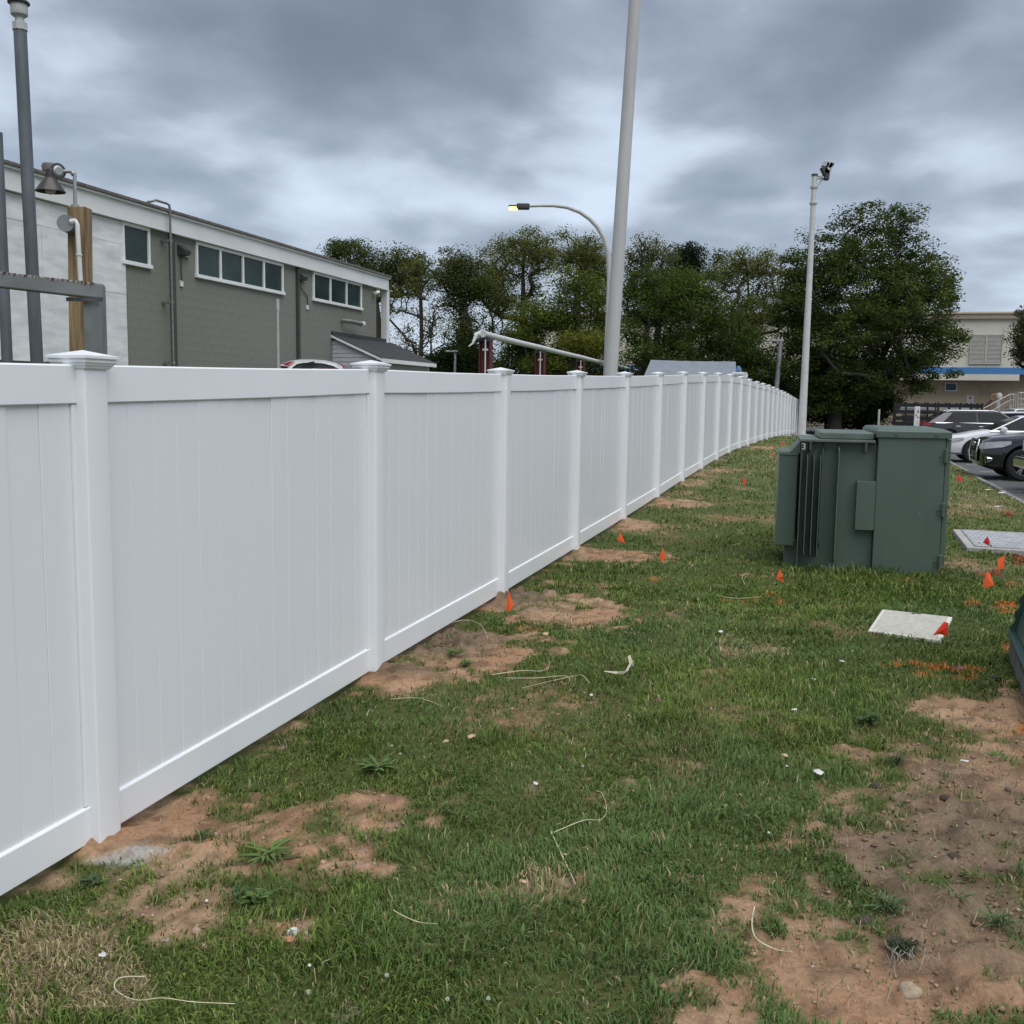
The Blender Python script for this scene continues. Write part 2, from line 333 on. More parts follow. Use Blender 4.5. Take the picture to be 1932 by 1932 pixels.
rough = (fbm(GX * 6, GY * 6, 4) - .5) * .035 + (fbm(GX * 18 + 5, GY * 18, 3) - .5) * .022 * (0.4 + dirt)
lumps = np.clip(fbm(GX * 11 + 7, GY * 11 + 2, 3) - .55, 0, 1) * .14 * dirt * (.5 + dark) + (fbm(GX * 22 + 1, GY * 22 + 4, 2) - .5) * .016 * dirt
gz = gz + (rough + lumps) * near * (~inlot)
for i in range(1, 12):                        # soil heaped at the foot of the posts
    p = post_xy(i) + fnor * .05; gz += .050 * np.exp(-(((GX - p[0]) ** 2 + (GY - p[1]) ** 2) / .035)) * (.6 + .8 * nz2 + .5)
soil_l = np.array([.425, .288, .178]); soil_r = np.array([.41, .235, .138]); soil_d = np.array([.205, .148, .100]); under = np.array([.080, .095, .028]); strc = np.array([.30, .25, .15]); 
nn = np.clip((fbm(GX * 3.1 + 31, GY * 3.1, 4) - .35) * 3, 0, 1)
gcol = lerp(lerp(soil_l[None, None], soil_r, nn), soil_d, np.clip(dark * 1.1, 0, 1))
gcol = gcol * (1 - np.clip((fbm(GX * 16, GY * 16, 3) - .45) * 2, 0, .45))[..., None]
dg = np.clip(dirt * 1.15, 0, 1)
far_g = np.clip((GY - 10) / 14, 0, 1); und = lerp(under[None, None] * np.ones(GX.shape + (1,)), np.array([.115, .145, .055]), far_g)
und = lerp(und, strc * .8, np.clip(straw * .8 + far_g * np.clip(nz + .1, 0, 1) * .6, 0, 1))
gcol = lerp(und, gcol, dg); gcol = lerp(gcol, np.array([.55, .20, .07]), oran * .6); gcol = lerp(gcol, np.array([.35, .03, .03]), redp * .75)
# spilt concrete dust by the nearest post
ppx, ppy = project(GX, GY, gz); dust = np.clip((ell(ppx, ppy, [(225, 1625, 60, 14, 1), (280, 1605, 45, 10, 1)]) + nz2 * 1.3 - .35) * 2.5, 0, 1) * (GY > 1)
gcol = lerp(gcol, np.array([.42, .42, .40]), dust * .8)
V = np.stack([GX.ravel(), GY.ravel(), gz.ravel()], 1); ny, nx = GX.shape
ii = (np.arange(ny - 1)[:, None] * nx + np.arange(nx - 1)[None, :]).ravel()
FI = np.stack([ii, ii + 1, ii + nx + 1, ii + nx], 1).ravel()
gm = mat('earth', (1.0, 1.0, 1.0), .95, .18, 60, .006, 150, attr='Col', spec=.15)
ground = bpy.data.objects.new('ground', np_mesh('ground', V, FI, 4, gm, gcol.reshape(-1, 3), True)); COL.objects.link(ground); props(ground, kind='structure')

# ------------------------------------------------------------------ grass
def blade_mesh(name, X, Y, Z, ln, wd, az, bend, col, mt):
    n = len(X); dirv = np.stack([np.cos(az), np.sin(az)], 1); side = np.stack([-np.sin(az), np.cos(az)], 1); tw = RNG.uniform(-.9, .9, n)
    side = side * np.cos(tw)[:, None] + dirv * np.sin(tw)[:, None]
    b = np.stack([X, Y, Z], 1); h1 = ln * .55 * np.cos(bend * .45); r1 = ln * .55 * np.sin(bend * .45); h2 = h1 + ln * .45 * np.cos(bend * 1.35); r2 = r1 + ln * .45 * np.sin(bend * 1.35)
    P = np.zeros((n, 5, 3)); P[:, 0] = b; P[:, 1] = b; P[:, 2] = b; P[:, 3] = b; P[:, 4] = b
    P[:, 0, :2] += side * wd[:, None] * .5; P[:, 1, :2] -= side * wd[:, None] * .5; P[:, 0, 2] -= .004; P[:, 1, 2] -= .004
    P[:, 2, :2] += dirv * r1[:, None] - side * wd[:, None] * .42; P[:, 3, :2] += dirv * r1[:, None] + side * wd[:, None] * .42; P[:, 2, 2] += h1; P[:, 3, 2] += h1
    P[:, 4, :2] += dirv * r2[:, None]; P[:, 4, 2] += np.maximum(h2, .006)
    o = np.arange(n)[:, None] * 5
    q = np.concatenate([o + 0, o + 1, o + 2, o + 3, o + 3, o + 2, o + 4], 1).ravel(); tot = np.tile([4, 3], n)
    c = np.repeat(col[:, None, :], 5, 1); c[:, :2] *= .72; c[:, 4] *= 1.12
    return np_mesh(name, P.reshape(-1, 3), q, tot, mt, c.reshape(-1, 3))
def leafmat(name, tr=.35, rough=.55, attr='Col', spec=.25):
    m = bpy.data.materials.new(name); m.use_nodes = True; t = m.node_tree; b = t.nodes['Principled BSDF']; ln = t.links
    a = t.nodes.new('ShaderNodeAttribute'); a.attribute_name = attr; ln.new(a.outputs[0], b.inputs['Base Color'])
    b.inputs['Roughness'].default_value = rough; b.inputs['Specular IOR Level'].default_value = spec
    tl = t.nodes.new('ShaderNodeBsdfTranslucent'); mx = t.nodes.new('ShaderNodeMixShader'); mx.inputs[0].default_value = tr
    ln.new(a.outputs[0], tl.inputs[0]); ln.new(b.outputs[0], mx.inputs[1]); ln.new(tl.outputs[0], mx.inputs[2]); ln.new(mx.outputs[0], t.nodes['Material Output'].inputs[0]); return m
grass_m = leafmat('grass_blade', .25); leaf_m = leafmat('tree_leaf', .30, .8, spec=.05)
def sample_lawn(n, y0, y1, p, tlo, thi):
    u = RNG.random(n); a = 2 - p                                   # area density ~ Y^-p inside the view wedge
    Y = (y0 ** a + u * (y1 ** a - y0 ** a)) ** (1 / a) if abs(a) > 1e-6 else y0 * (y1 / y0) ** u
    X = Y * RNG.uniform(tlo, thi, n); return X, Y
XS, YS = [], []
for n, y0, y1, p, tl, th in ((310000, 1.9, 9, 1.0, -.72, .62), (165000, 9, 42, 1.9, -.1, .62), (9000, 42, 66, 1.0, .15, .36), (90000, 1.9, 12, 1.0, .62, 1.25)):
    x, y = sample_lawn(n, y0, y1, p, tl, th); XS.append(x); YS.append(y)
X = np.concatenate(XS); Y = np.concatenate(YS)
sdl = (X - FX) * fnor[0] + (Y - FY) * fnor[1]; keep = (sdl > .03) & (in_lot(X, Y) < -.15); X, Y = X[keep], Y[keep]
Z = terrain(X, Y); dirt, dark, straw, lush, oran, redp, nz, nz2 = ground_fields(X, Y, Z)
ppx, ppy = project(X, Y, Z)
tr_c = gp(1640, 1083); 
def in_quad(px, py, q):
    ok = np.ones(px.shape, bool)
    for (x1, y1), (x2, y2) in zip(q, q[1:] + q[:1]): ok &= ((x2 - x1) * (py - y1) - (y2 - y1) * (px - x1)) > 0
    return ok
HAND = [(1664, 1152), (1799, 1168), (1776, 1214), (1634, 1194)]
VAULT = [(1795, 1004), (2100, 1020), (2160, 1060), (1822, 1042)]
TRU, TRN = Vector((.972, -.235, 0)).normalized(), Vector((.235, .972, 0)).normalized()
TRC = Vector((4.055, 9.63, 0))                                      # right front corner of the transformer
def tr_local(x, y): return (x - TRC.x) * TRU.x + (y - TRC.y) * TRU.y, (x - TRC.x) * TRN.x + (y - TRC.y) * TRN.y
tu, tn = tr_local(X, Y)
blocked = in_quad(ppx, ppy, HAND) | in_quad(ppx, ppy, VAULT) | ((tu > -1.34) & (tu < .02) & (tn > .01) & (tn < 1.4))
prob = 1 - np.clip(dirt * 1.02, 0, 1) ** 1.1 * .97; prob *= np.clip(.55 + nz * 1.4 + nz2 * 1.2 + .25 + lush, .25, 1)
keep = (RNG.random(len(X)) < prob) & ~blocked
X, Y, Z, dirt, straw, lush, oran, redp, nz, nz2 = [a[keep] for a in (X, Y, Z, dirt, straw, lush, oran, redp, nz, nz2)]
def gsurf(x, y, z, dirt):                                            # same small relief as the ground sheet
    return z + ((fbm(x * 6, y * 6, 4) - .5) * .035 + (fbm(x * 18 + 5, y * 18, 3) - .5) * .022 * (.4 + dirt)) * np.clip((18 - y) / 6, 0, 1)
Z = gsurf(X, Y, Z, dirt); n = len(X)
tuft = np.clip((fbm(X * 3.7 + 60, Y * 3.7, 3) - .35) * 3, 0, 1)
tu, tn = tr_local(X, Y); edge_tr = ((tu > -1.45) & (tu < .15) & (tn > -.35) & (tn < .02)).astype(float)
ln = (.026 + .034 * RNG.random(n)) * (.65 + .75 * tuft + .35 * lush) * (1 + .9 * edge_tr); ln *= np.clip(1 - .45 * dirt, .4, 1); ln = np.maximum(ln, .018)
ln *= 1 + np.clip(Y - 9, 0, 30) * .012
wd = (.0030 + .0034 * RNG.random(n)) * np.maximum(1, Y / 5.0) ** .95
wide = RNG.random(n) < .06; wd[wide] *= 1.9
az = RNG.random(n) * 2 * np.pi + (fbm(X * 2 + 3, Y * 2, 2) - .5) * 3; az = np.where(RNG.random(n) < .45, fbm(X * 1.4, Y * 1.4, 2) * 12.0 + RNG.normal(0, .6, n), az)
bend = np.clip(RNG.normal(1.15, .42, n) - .25 * lush, .2, 1.7)
g1, g2, g3, gy_ = np.array([.068, .122, .024]), np.array([.185, .262, .050]), np.array([.095, .165, .052]), np.array([.46, .38, .21])
t = np.clip(RNG.normal(.35, .28, n) + nz * .9 + .25 * lush, 0, 1); cl = lerp(np.tile(g1, (n, 1)), g2, t); cl = lerp(cl, g3, np.clip((fbm(X * .9 + 70, Y * .9, 2) - .45) * 4, 0, 1) * .7)
fy = np.clip((Y - 12) / 12, 0, 1); cl = lerp(cl, np.array([.190, .210, .075]), fy * .6)
dry = RNG.random(n) < np.clip(.035 + straw * .75 + dirt * .12 + fy * .14, 0, .9); cl[dry] = gy_ * RNG.uniform(.5, 1.1, (dry.sum(), 1))
cl *= RNG.uniform(.75, 1.2, (n, 1))
po = RNG.random(n) < oran * .55; cl[po] = np.array([.70, .20, .05]) * RNG.uniform(.7, 1.1, (po.sum(), 1)); pr = RNG.random(n) < redp * .6; cl[pr] = np.array([.34, .04, .035])
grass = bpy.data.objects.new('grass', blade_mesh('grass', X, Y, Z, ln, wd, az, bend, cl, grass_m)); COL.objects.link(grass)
props(grass, 'patchy green lawn grass mixed with dry straw beside the white fence', 'grass', kind='stuff')

# clods and crumbs on the bare soil
def clods(name, n, y0, y1, smin, smax, mt, fdirt, coln, tlo=-.7, thi=.6):
    x, y = sample_lawn(n, y0, y1, 1.0, tlo, thi); z = terrain(x, y); f = ground_fields(x, y, z)
    k = (RNG.random(n) < fdirt(f)) & (((x - FX) * fnor[0] + (y - FY) * fnor[1]) > .03); x, y, z = x[k], y[k], z[k]; d = f[0][k]; z = gsurf(x, y, z, d); n = len(x)
    base = np.array([(1, 0, 0), (-1, 0, 0), (0, 1, 0), (0, -1, 0), (0, 0, 1), (0, 0, -1), (.6, .6, .55), (-.6, .55, .6), (.55, -.6, .6), (-.6, -.6, .5)], float)
    tri = np.array([(4, 0, 6), (4, 6, 2), (6, 0, 2), (4, 2, 7), (4, 7, 1), (7, 2, 1), (4, 1, 9), (4, 9, 3), (9, 1, 3), (4, 3, 8), (4, 8, 0), (8, 3, 0), (5, 2, 0), (5, 1, 2), (5, 3, 1), (5, 0, 3)])
    s = smin * (smax / smin) ** (RNG.random(n) ** 2.2); P = base[None] * (s[:, None] * RNG.uniform(.6, 1.2, (n, 3)))[:, None, :] * RNG.uniform(.75, 1.2, (n, 10, 1))
    a = RNG.random(n) * 6.28; ca, sa = np.cos(a)[:, None], np.sin(a)[:, None]; px_, py_ = P[..., 0] * ca - P[..., 1] * sa, P[..., 0] * sa + P[..., 1] * ca
    P[..., 0], P[..., 1] = px_ + x[:, None], py_ + y[:, None]; P[..., 2] = P[..., 2] * .7 + z[:, None] + s[:, None] * .25
    idx = (np.arange(n)[:, None, None] * 10 + tri[None]).ravel(); c = coln(n, f, k); c = np.repeat(c[:, None], 10, 1)
    o = bpy.data.objects.new(name, np_mesh(name, P.reshape(-1, 3), idx, 3, mt, c.reshape(-1, 3), True)); COL.objects.link(o); return o
soil_m = mat('crumb', (1, 1, 1), .95, .2, 80, .002, 200, attr='Col', spec=.15)
def soilc(n, f, k):
    c = lerp(np.tile(np.array([.42, .28, .18]), (n, 1)), np.array([.23, .155, .105]), f[1][k]); return c * RNG.uniform(.7, 1.2, (n, 1))
props(clods('soil_clods', 60000, 2.0, 12, .0022, .017, soil_m, lambda f: f[0] * (.45 + .5 * f[1]), soilc), 'loose crumbs of reddish brown soil scattered over bare patches', 'soil', kind='stuff')
def pebc(n, f, k): return np.array([.45, .38, .30]) * RNG.uniform(.55, 1.25, (n, 1)) * RNG.uniform(.9, 1.1, (n, 3))
props(clods('pebbles', 2600, 2.0, 11, .003, .012, soil_m, lambda f: f[0] * .6 + .03, pebc), 'small pale pebbles scattered over soil and thin grass', 'pebbles', kind='stuff')
# dead straws lying about
def straws():
    x, y = sample_lawn(26000, 1.9, 12, 1.0, -.7, .6); z = terrain(x, y); f = ground_fields(x, y, z); n = len(x)
    k = (RNG.random(n) < np.clip(.09 + f[2] * .9 + f[0] * .42, 0, 1)) & (((x - FX) * fnor[0] + (y - FY) * fnor[1]) > .05) & ~in_quad(*project(x, y, z), HAND)
    x, y, z = x[k], y[k], gsurf(x[k], y[k], z[k], f[0][k]); n = len(x)
    c = np.array([.44, .36, .23]) * RNG.uniform(.35, 1.15, (n, 1)); 
    return blade_mesh('dry_straw', x, y, z + .014, .03 + .06 * RNG.random(n), .0016 + .0016 * RNG.random(n), RNG.random(n) * 6.28, np.clip(RNG.normal(1.75, .2, n), 1.3, 2.1), c, grass_m)
o = bpy.data.objects.new('dry_straw', straws()); COL.objects.link(o); props(o, 'dead straw coloured grass blades lying loose on the lawn', 'dry grass', kind='stuff')

# ------------------------------------------------------------------ car park surface
asph = mat('asphalt', (.085, .087, .092), .85, .12, 2.0, .003, 120, color2=(.065, .067, .071))
paintw = mat('road_paint', (.45, .44, .40), .7, .15, 8)
def cpt(s, t, z): p = CURB0 + CDIR * t + CN * s; return Vector((p[0], p[1], z))
mb = MB()
T0, T1 = -18, 26.2
mb.add([cpt(.0, T0, LOT), cpt(70, T0, LOT), cpt(70, T1, LOT), cpt(0, T1, LOT)], [(0, 1, 2, 3)])
mb.add([cpt(70, T1, LOT), cpt(70, 75, LOT), cpt(-9, 75, LOT), cpt(-9, T1, LOT), cpt(0, T1, LOT)], [(4, 0, 1, 2, 3)])
lot = obj('car_park', mb, asph, kind='structure')
# parking bay lines run square to the kerb
for k in range(9):
    t = -7.0 + k * 3.2; mb = MB(); mb.add([cpt(.35, t, LOT + .004), cpt(5.6, t + .9, LOT + .004), cpt(5.6, t + 1.02, LOT + .004), cpt(.35, t + .12, LOT + .004)], [(0, 1, 2, 3)])
    obj('bay_line', mb, paintw, lot)
kerbm = mat('kerb_concrete', (.22, .215, .20), .95, .3, 5, .006, 40); kerb = props(bpy.data.objects.new('kerb', None), kind='structure'); COL.objects.link(kerb)
for k in range(22):
    mb = MB(); a = -18 + k * 2.0; M = Matrix.Rotation(-math.atan2(CDIR[0], CDIR[1]), 3, 'Z'); c = cpt(-.07, a + 1, LOT + .0)
    mb.box((c.x, c.y, LOT - .07 + random.uniform(-.02, .012)), (.12, 1.97, .30), M=M @ Matrix.Rotation(random.gauss(0, .006), 3, 'Z')); obj('kerb_stone', mb, kerbm, kerb, bevel=.02)

# ------------------------------------------------------------------ white vinyl fence
fence = thing('privacy_fence', 'long white vinyl privacy fence of upright boards running away across the lawn', 'fence', (FX, FY, 0), -FA)
# local frame: y along the fence, x towards the lawn
PW = .125
def extr(poly, z0, z1):
    b = MB(); b.prism([(x, y, z0) for x, y in poly], (0, 0, z1 - z0)); return b
def rounded(hw, r, n=4):
    out = []
    for cx, cy, a0 in ((hw - r, hw - r, 0), (-hw + r, hw - r, 90), (-hw + r, -hw + r, 180), (hw - r, -hw + r, 270)):
        for k in range(n + 1): a = R(a0 + 90 * k / n); out.append((cx + r * math.cos(a), cy + r * math.sin(a)))
    return out
pm = extr(rounded(PW / 2, .009), -.25, 1.875).mesh('post', vinyl); smooth_by_angle(pm, 30)
mb = MB()                                   # stepped pyramid cap
def ring(hw, z): return [(hw, hw, z), (-hw, hw, z), (-hw, -hw, z), (hw, -hw, z)]
lv = [(.064, 1.852), (.069, 1.855), (.071, 1.861), (.075, 1.864), (.079, 1.873), (.083, 1.876), (.083, 1.888), (.090, 1.890), (.090, 1.900)]
vs_ = []; [vs_.extend(ring(h, z)) for h, z in lv]; fs_ = [(i * 4 + j, i * 4 + (j + 1) % 4, (i + 1) * 4 + (j + 1) % 4, (i + 1) * 4 + j) for i in range(len(lv) - 1) for j in range(4)]
k0 = (len(lv) - 1) * 4; vs_.append((0, 0, 1.922)); ap = len(vs_) - 1; fs_ += [(k0 + j, k0 + (j + 1) % 4, ap) for j in range(4)] + [(0, 1, 2, 3)]
mb.add(vs_, fs_); capm = mb.mesh('post_cap', vinyl)
plm = MB(); pw = .1516; ch = .0019; hf = .011
plm.prism([(-hf, -pw / 2 + .0002, .08), (-hf, pw / 2 - .0002, .08), (hf - ch, pw / 2 - .0002, .08), (hf, pw / 2 - ch * 1.5, .08), (hf, -pw / 2 + ch * 1.5, .08), (hf - ch, -pw / 2 + .0002, .08)], (0, 0, 1.70))
plm = plm.mesh('plank', vinyl_plank)
pl_count = 0; rest = MB()
for i in range(len(ZB)):
    yy = (i - 1) * SP; z = ZB[i]
    p = inst('post', pm, fence, (0, yy, z)); c = inst('post_cap', capm, p, (0, 0, 0), rz=random.uniform(-.01, .01), ry=random.uniform(-.006, .006))
    if i == len(ZB) - 1: break
    z2 = ZB[i + 1]; y0, y1 = yy + PW / 2 - .004, yy + SP - PW / 2 + .004; zz0 = z + (z2 - z) * (PW / 2) / SP; zz1 = z2 - (z2 - z) * (PW / 2) / SP
    for nm, a, b in (('top_rail', 1.725, 1.868), ('bottom_rail', .045, .188)):
        sg = .004 if nm == 'top_rail' else 0; mb = MB(); nseg = 6; pr = [(-.024, a + .004), (-.020, a), (.020, a), (.024, a + .004), (.024, b - .006), (.019, b), (-.019, b), (-.024, b - .006)]
        for s_ in range(nseg + 1):
            t = s_ / nseg; yv = y0 + (y1 - y0) * t; zv = zz0 + (zz1 - zz0) * t - sg * math.sin(math.pi * t)
            mb.v += [(px, yv, zv + pz) for px, pz in pr]
        q = len(pr); mb.f += [(s_ * q + j, s_ * q + (j + 1) % q, (s_ + 1) * q + (j + 1) % q, (s_ + 1) * q + j) for s_ in range(nseg) for j in range(q)] + [tuple(range(q)), tuple(range(nseg * q, nseg * q + q))]
        obj(nm, mb, vinyl, fence)
    for yv, zv in ((y0 + .012, zz0), (y1 - .012, zz1)):
        if i < 12: mb = MB(); mb.box((.001, yv, zv + .956), (.032, .026, 1.53)); obj('end_channel', mb, vinyl, fence)
    npl = 15; step = (y1 - y0 - .05) / npl
    for k in range(npl):
        t = (k + .5) / npl; yv = y0 + .025 + step * (k + .5); zv = zz0 + (zz1 - zz0) * t; rzj = random.gauss(0, .0013); ryj = random.gauss(0, .0012)
        if pl_count < 300: inst('plank', plm, fence, (0, yv, zv), rz=rzj, ry=ryj); pl_count += 1
        else: mbb = MB(); rest.box((0, yv, zv + .93), (.022, .147, 1.70), rz=rzj)
obj('plank', rest, vinyl_plank, fence, kind='stuff')

# ------------------------------------------------------------------ green and white building behind the fence
K = .9
A_ = at(0, 308, 20.33 * K); B_ = at(735, 525, 39 * K)
bd = Vector((B_.x - A_.x, B_.y - A_.y, 0)); BL = bd.length - .42; bd.normalize(); BA = math.atan2(bd.y, bd.x); bn = Vector((bd.y, -bd.x, 0))
BZ = -1.15 + H
bld = thing('block_building', 'long low building of painted green blocks with a white fascia behind the fence', 'building', (A_.x, A_.y, 0), BA)
# local frame: x along wall, -y out towards the camera side
def W(px, py, off=0.0):
    v = ray(px, py); a = Vector((A_.x, A_.y, 0)) + bn * off; t = a.dot(bn) / Vector((v.x, v.y, 0)).dot(bn)
    p = Vector((v.x * t, v.y * t, v.z * t + H)); return (p - Vector((A_.x, A_.y, 0))).dot(bd), p.z
grn_wall = None; grn = mat('green_block_paint', (.192, .195, .165), .75, .09, 1.6, .0018, 45, color2=(.168, .172, .145))
wht = mat('white_fascia_paint', (.72, .73, .73), .6, .05, 2.0, .0008, 20, stretch=(.4, 1, 1))
wplate = mat('weathered_white_board', (.52, .54, .55), .7, .16, 2.6, .0015, 30, stretch=(.6, 1, 2.2), color2=(.76, .77, .77))
dkglass = mat('dark_green_glass', (.022, .042, .040), .2, .3, .8, .001, 3, spec=.3)
roofm = mat('roof_edge_brown', (.14, .125, .115), .8, .2, 9)
trimg = mat('dark_green_trim', (.045, .055, .045), .6, .1, 5)
u_end, _ = W(709, 560); u_f = BL; z_rt = A_.z; z_fb = (W(0, 363)[1] + W(709, 541)[1]) / 2; z_base = (W(238, 689)[1] + W(333, 694.6)[1]) / 2
mb = MB(); mb.box(((u_end - 12) / 2, 2.9798, (z_rt - .1 + BZ) / 2), (u_end + 12, 5.98, z_rt - .1 - BZ)); obj('wall', mb, grn, bld)
mb = MB(); mb.box(((u_end - 12) / 2, -.03, BZ / 2 + z_base / 2), (u_end + 12, .03, z_base - BZ)); obj('foundation', mb, trimg, bld)
mb = MB(); mb.box(((u_f - 12) / 2, 2.9, (z_rt + z_fb) / 2 - .04), (u_f + 12, 6.1, z_rt - z_fb - .08)); obj('fascia', mb, wht, bld)
mb = MB(); mb.box(((u_f - 12) / 2, 2.9, z_rt - .01), (u_f + 12.1, 6.3, .065)); obj('roof', mb, roofm, bld, bevel=.01)
mb = MB(); mb.box(((u_f - 12) / 2, -.185, z_rt - .065), (u_f + 12.05, .05, .04)); obj('drip_edge', mb, wht, bld)
# openings
wins = [((230, 427), (280.5, 508), 1), ((366, 455), (532, 557), 4), ((588, 512), (680, 586), 3)]
holes = []
for (p0, p1, n) in wins:
    u0 = W(*p0)[0]; u1 = W(*p1)[0]; zb_ = W(*p1)[1]; zt_ = W(*p0)[1]
    if n == 1: u0 = W(226, 427)[0]; zt_ = z_fb
    holes.append((u0, u1, zb_, zt_)); fr = MB(); d = .068
    zt_ = min(zt_, z_fb - .004)
    fr.box(((u0 + u1) / 2, -.03, zt_ - d / 2), (u1 - u0, .07, d)); fr.box(((u0 + u1) / 2, -.045, zb_ + d * .6), (u1 - u0 + .06, .10, d * 1.2))
    step = (u1 - u0) / n
    for k in range(n + 1):
        x = u0 + k * step; x = min(max(x, u0 + d / 2), u1 - d / 2); fr.box((x, -.03, (zt_ + zb_) / 2), (d, .066, zt_ - zb_ - d))
    wobj = obj('window', fr, wht, bld, bevel=.006)
    for k in range(n):
        g = MB(); g.box((u0 + (k + .5) * step, -.012, (zt_ + zb_) / 2), (step - d * .9, .02, zt_ - zb_ - d)); obj('pane', g, dkglass, wobj)
# blocks
bh, bl = .20, .40
zs = np.arange(z_base, z_fb - .01, bh); cand = []
u_w0 = W(240, 600)[0]
for r_, z in enumerate(zs):
    x = u_w0 + (-.2 if r_ % 2 else 0)
    while x < u_end:
        a, b = max(x, u_w0), min(x + bl, u_end)
        if b - a > .06:
            top = min(z + bh, z_fb - .002); bad = any(a < h[1] - .03 and b > h[0] + .03 and z < h[3] - .03 and top > h[2] + .03 for h in holes)
            if bad:
                for h in holes:
                    if a < h[0] < b and z < h[3] and top > h[2]: cand.append((a, h[0], z, top))
                    elif a < h[1] < b and z < h[3] and top > h[2]: cand.append((h[1], b, z, top))
            else: cand.append((a, b, z, top))
        x += bl
cand.sort(key=lambda c: c[0]); bmsh = {}; stuffb = MB()
for k, (a, b, z, t) in enumerate(cand):
    key = (round(b - a, 2), round(t - z, 2))
    if k < 300:
        if key not in bmsh: q = MB(); q.box((0, 0, 0), (key[0] - .0025, .020, key[1] - .0025)); bmsh[key] = q.mesh('block', grn)
        inst('block', bmsh[key], bld, ((a + b) / 2, -.0045 + 0*0 + random.uniform(-.0008, .0006), (z + t) / 2))
    else: stuffb.box(((a + b) / 2, -.0045 + random.uniform(-.0015, .001), (z + t) / 2), (b - a - .006, .020, t - z - .006))
obj('block', stuffb, grn, bld, kind='stuff')
# white boards over the near wall, joints left open
ub = W(236, 600)[0]; zrow = [z_base - .02, W(235, 556)[1], W(200, 455)[1], z_fb - .012]
for r_ in range(3):
    for c_ in range(4):
        a = ub - 2.42 * (c_ + 1); b = ub - 2.42 * c_; z0, z1 = zrow[r_], zrow[r_ + 1]
        mb = MB(); mb.box(((a + b) / 2 + .003, -.035 - .004 * ((r_ + c_) % 2), (z0 + z1) / 2), (b - a - .005, .02, z1 - z0 - .007)); obj('wall_board', mb, wplate, bld)
# pipes, downspouts and lamps on the wall
pipe_g = mat('conduit_grey', (.20, .20, .195), .5, .15, 12, metal=.2)
u = W(323, 500, .24)[0]; zt = z_rt + .12
mb = MB(); mb.tube([(u, -.24, z_base - .1), (u, -.24, zt - .1), (u - .02, -.24, zt - .02), (u - .1, -.24, zt), (u - .50, -.24, zt), (u - .58, -.20, zt - .04), (u - .60, -.1, zt - .05)], .026, 10); obj('conduit', mb, pipe_g, bld, smooth=50)
for z in (z_base + .1, z_base + 1.4, z_fb - .2):
    mb = MB(); mb.box((u, -.14, z), (.10, .24, .05)); obj('pipe_strap', mb, pipe_g, bld)
for px in (330, 565):
    u = W(px, 560, .1)[0]; mb = MB(); mb.box((u, -.05, (z_base + z_fb) / 2), (.12 if px < 400 else .11, .10, z_fb - z_base - .01)); obj('downspout', mb, trimg, bld, bevel=.01)
for (lx, ly, bx, by) in ((352, 474, 340, 532), (575, 523, 578, 577)):
    u, z = W(lx, ly, .2); lamp = MB()
    lamp.prism([(u - .09, -.02, z + .15), (u - .09, -.24, z + .02), (u - .09, -.21, z - .08), (u - .09, -.02, z - .10)], (.22, 0, 0)); lo_ = obj('wall_light', lamp, dkmetal, bld, bevel=.01)
    mb = MB(); mb.box((u + .22, -.04, z - .02), (.22, .06, .18)); obj('back_box', mb, grn, lo_, bevel=.01)
    u2, z2 = W(bx, by); mb = MB(); mb.tube([(u + .02, -.05, z - .1), (u + .0, -.06, (z + z2) / 2 + .1), (u2 - .03, -.05, (z + z2) / 2 - .1), (u2, -.05, z2)], .014, 6); obj('cable', mb, dkmetal, lo_, smooth=60)
    mb = MB(); mb.box((u2, -.03, z2 - .04), (.09, .05, .13)); obj('junction_box', mb, wht, lo_, bevel=.008)
u, z = W(643, 606); mb = MB(); mb.tube([(u, -.05, z + .02), (u + .04, -.28, z), (u + .9, -.30, z - .02)], .06, 12); vp = obj('vent_pipe', mb, pipe_g, bld, smooth=50)
mb = MB(); mb.tube([(u + .86, -.30, z - .02), (u + .97, -.30, z - .02)], .085, 12); obj('end_cap', mb, wht, vp, smooth=50)
u, z = W(702, 552); mb = MB(); mb.tube([(u, -.02, z), (u, -.16, z)], .03, 8); mb.tube([(u - .12, -.18, z - .03), (u + .1, -.18, z + .02)], .055, 10); obj('security_camera', mb, wht, bld, smooth=50)
# corner column under the overhang
uc = W(733, 600, .1)[0]; zt_ = z_fb; mb = MB(); mb.box((uc - .04, .0, (BZ + z_fb) / 2), (.22, .22, z_fb - BZ)); obj('corner_column', mb, wht, bld, bevel=.01)
# low humps above the roof line
u, z = W(450, 437, -1.5); mb = MB(); mb.box((u, 1.5, z_rt + .12), (1.6, 1.2, .28)); obj('roof_hatch', mb, roofm, bld, bevel=.02)
u, z = W(80, 320, -.5); mb = MB(); mb.lathe([(.11, z_rt - .1), (.11, z_rt + .26), (.15, z_rt + .27), (.16, z_rt + .36), (.14, z_rt + .41), (.05, z_rt + .43)], (u + .22, .5, 0), 18); obj('roof_vent', mb, mat('vent_metal', (.13, .13, .125), .5, .2, 8, metal=.2), bld, smooth=40)

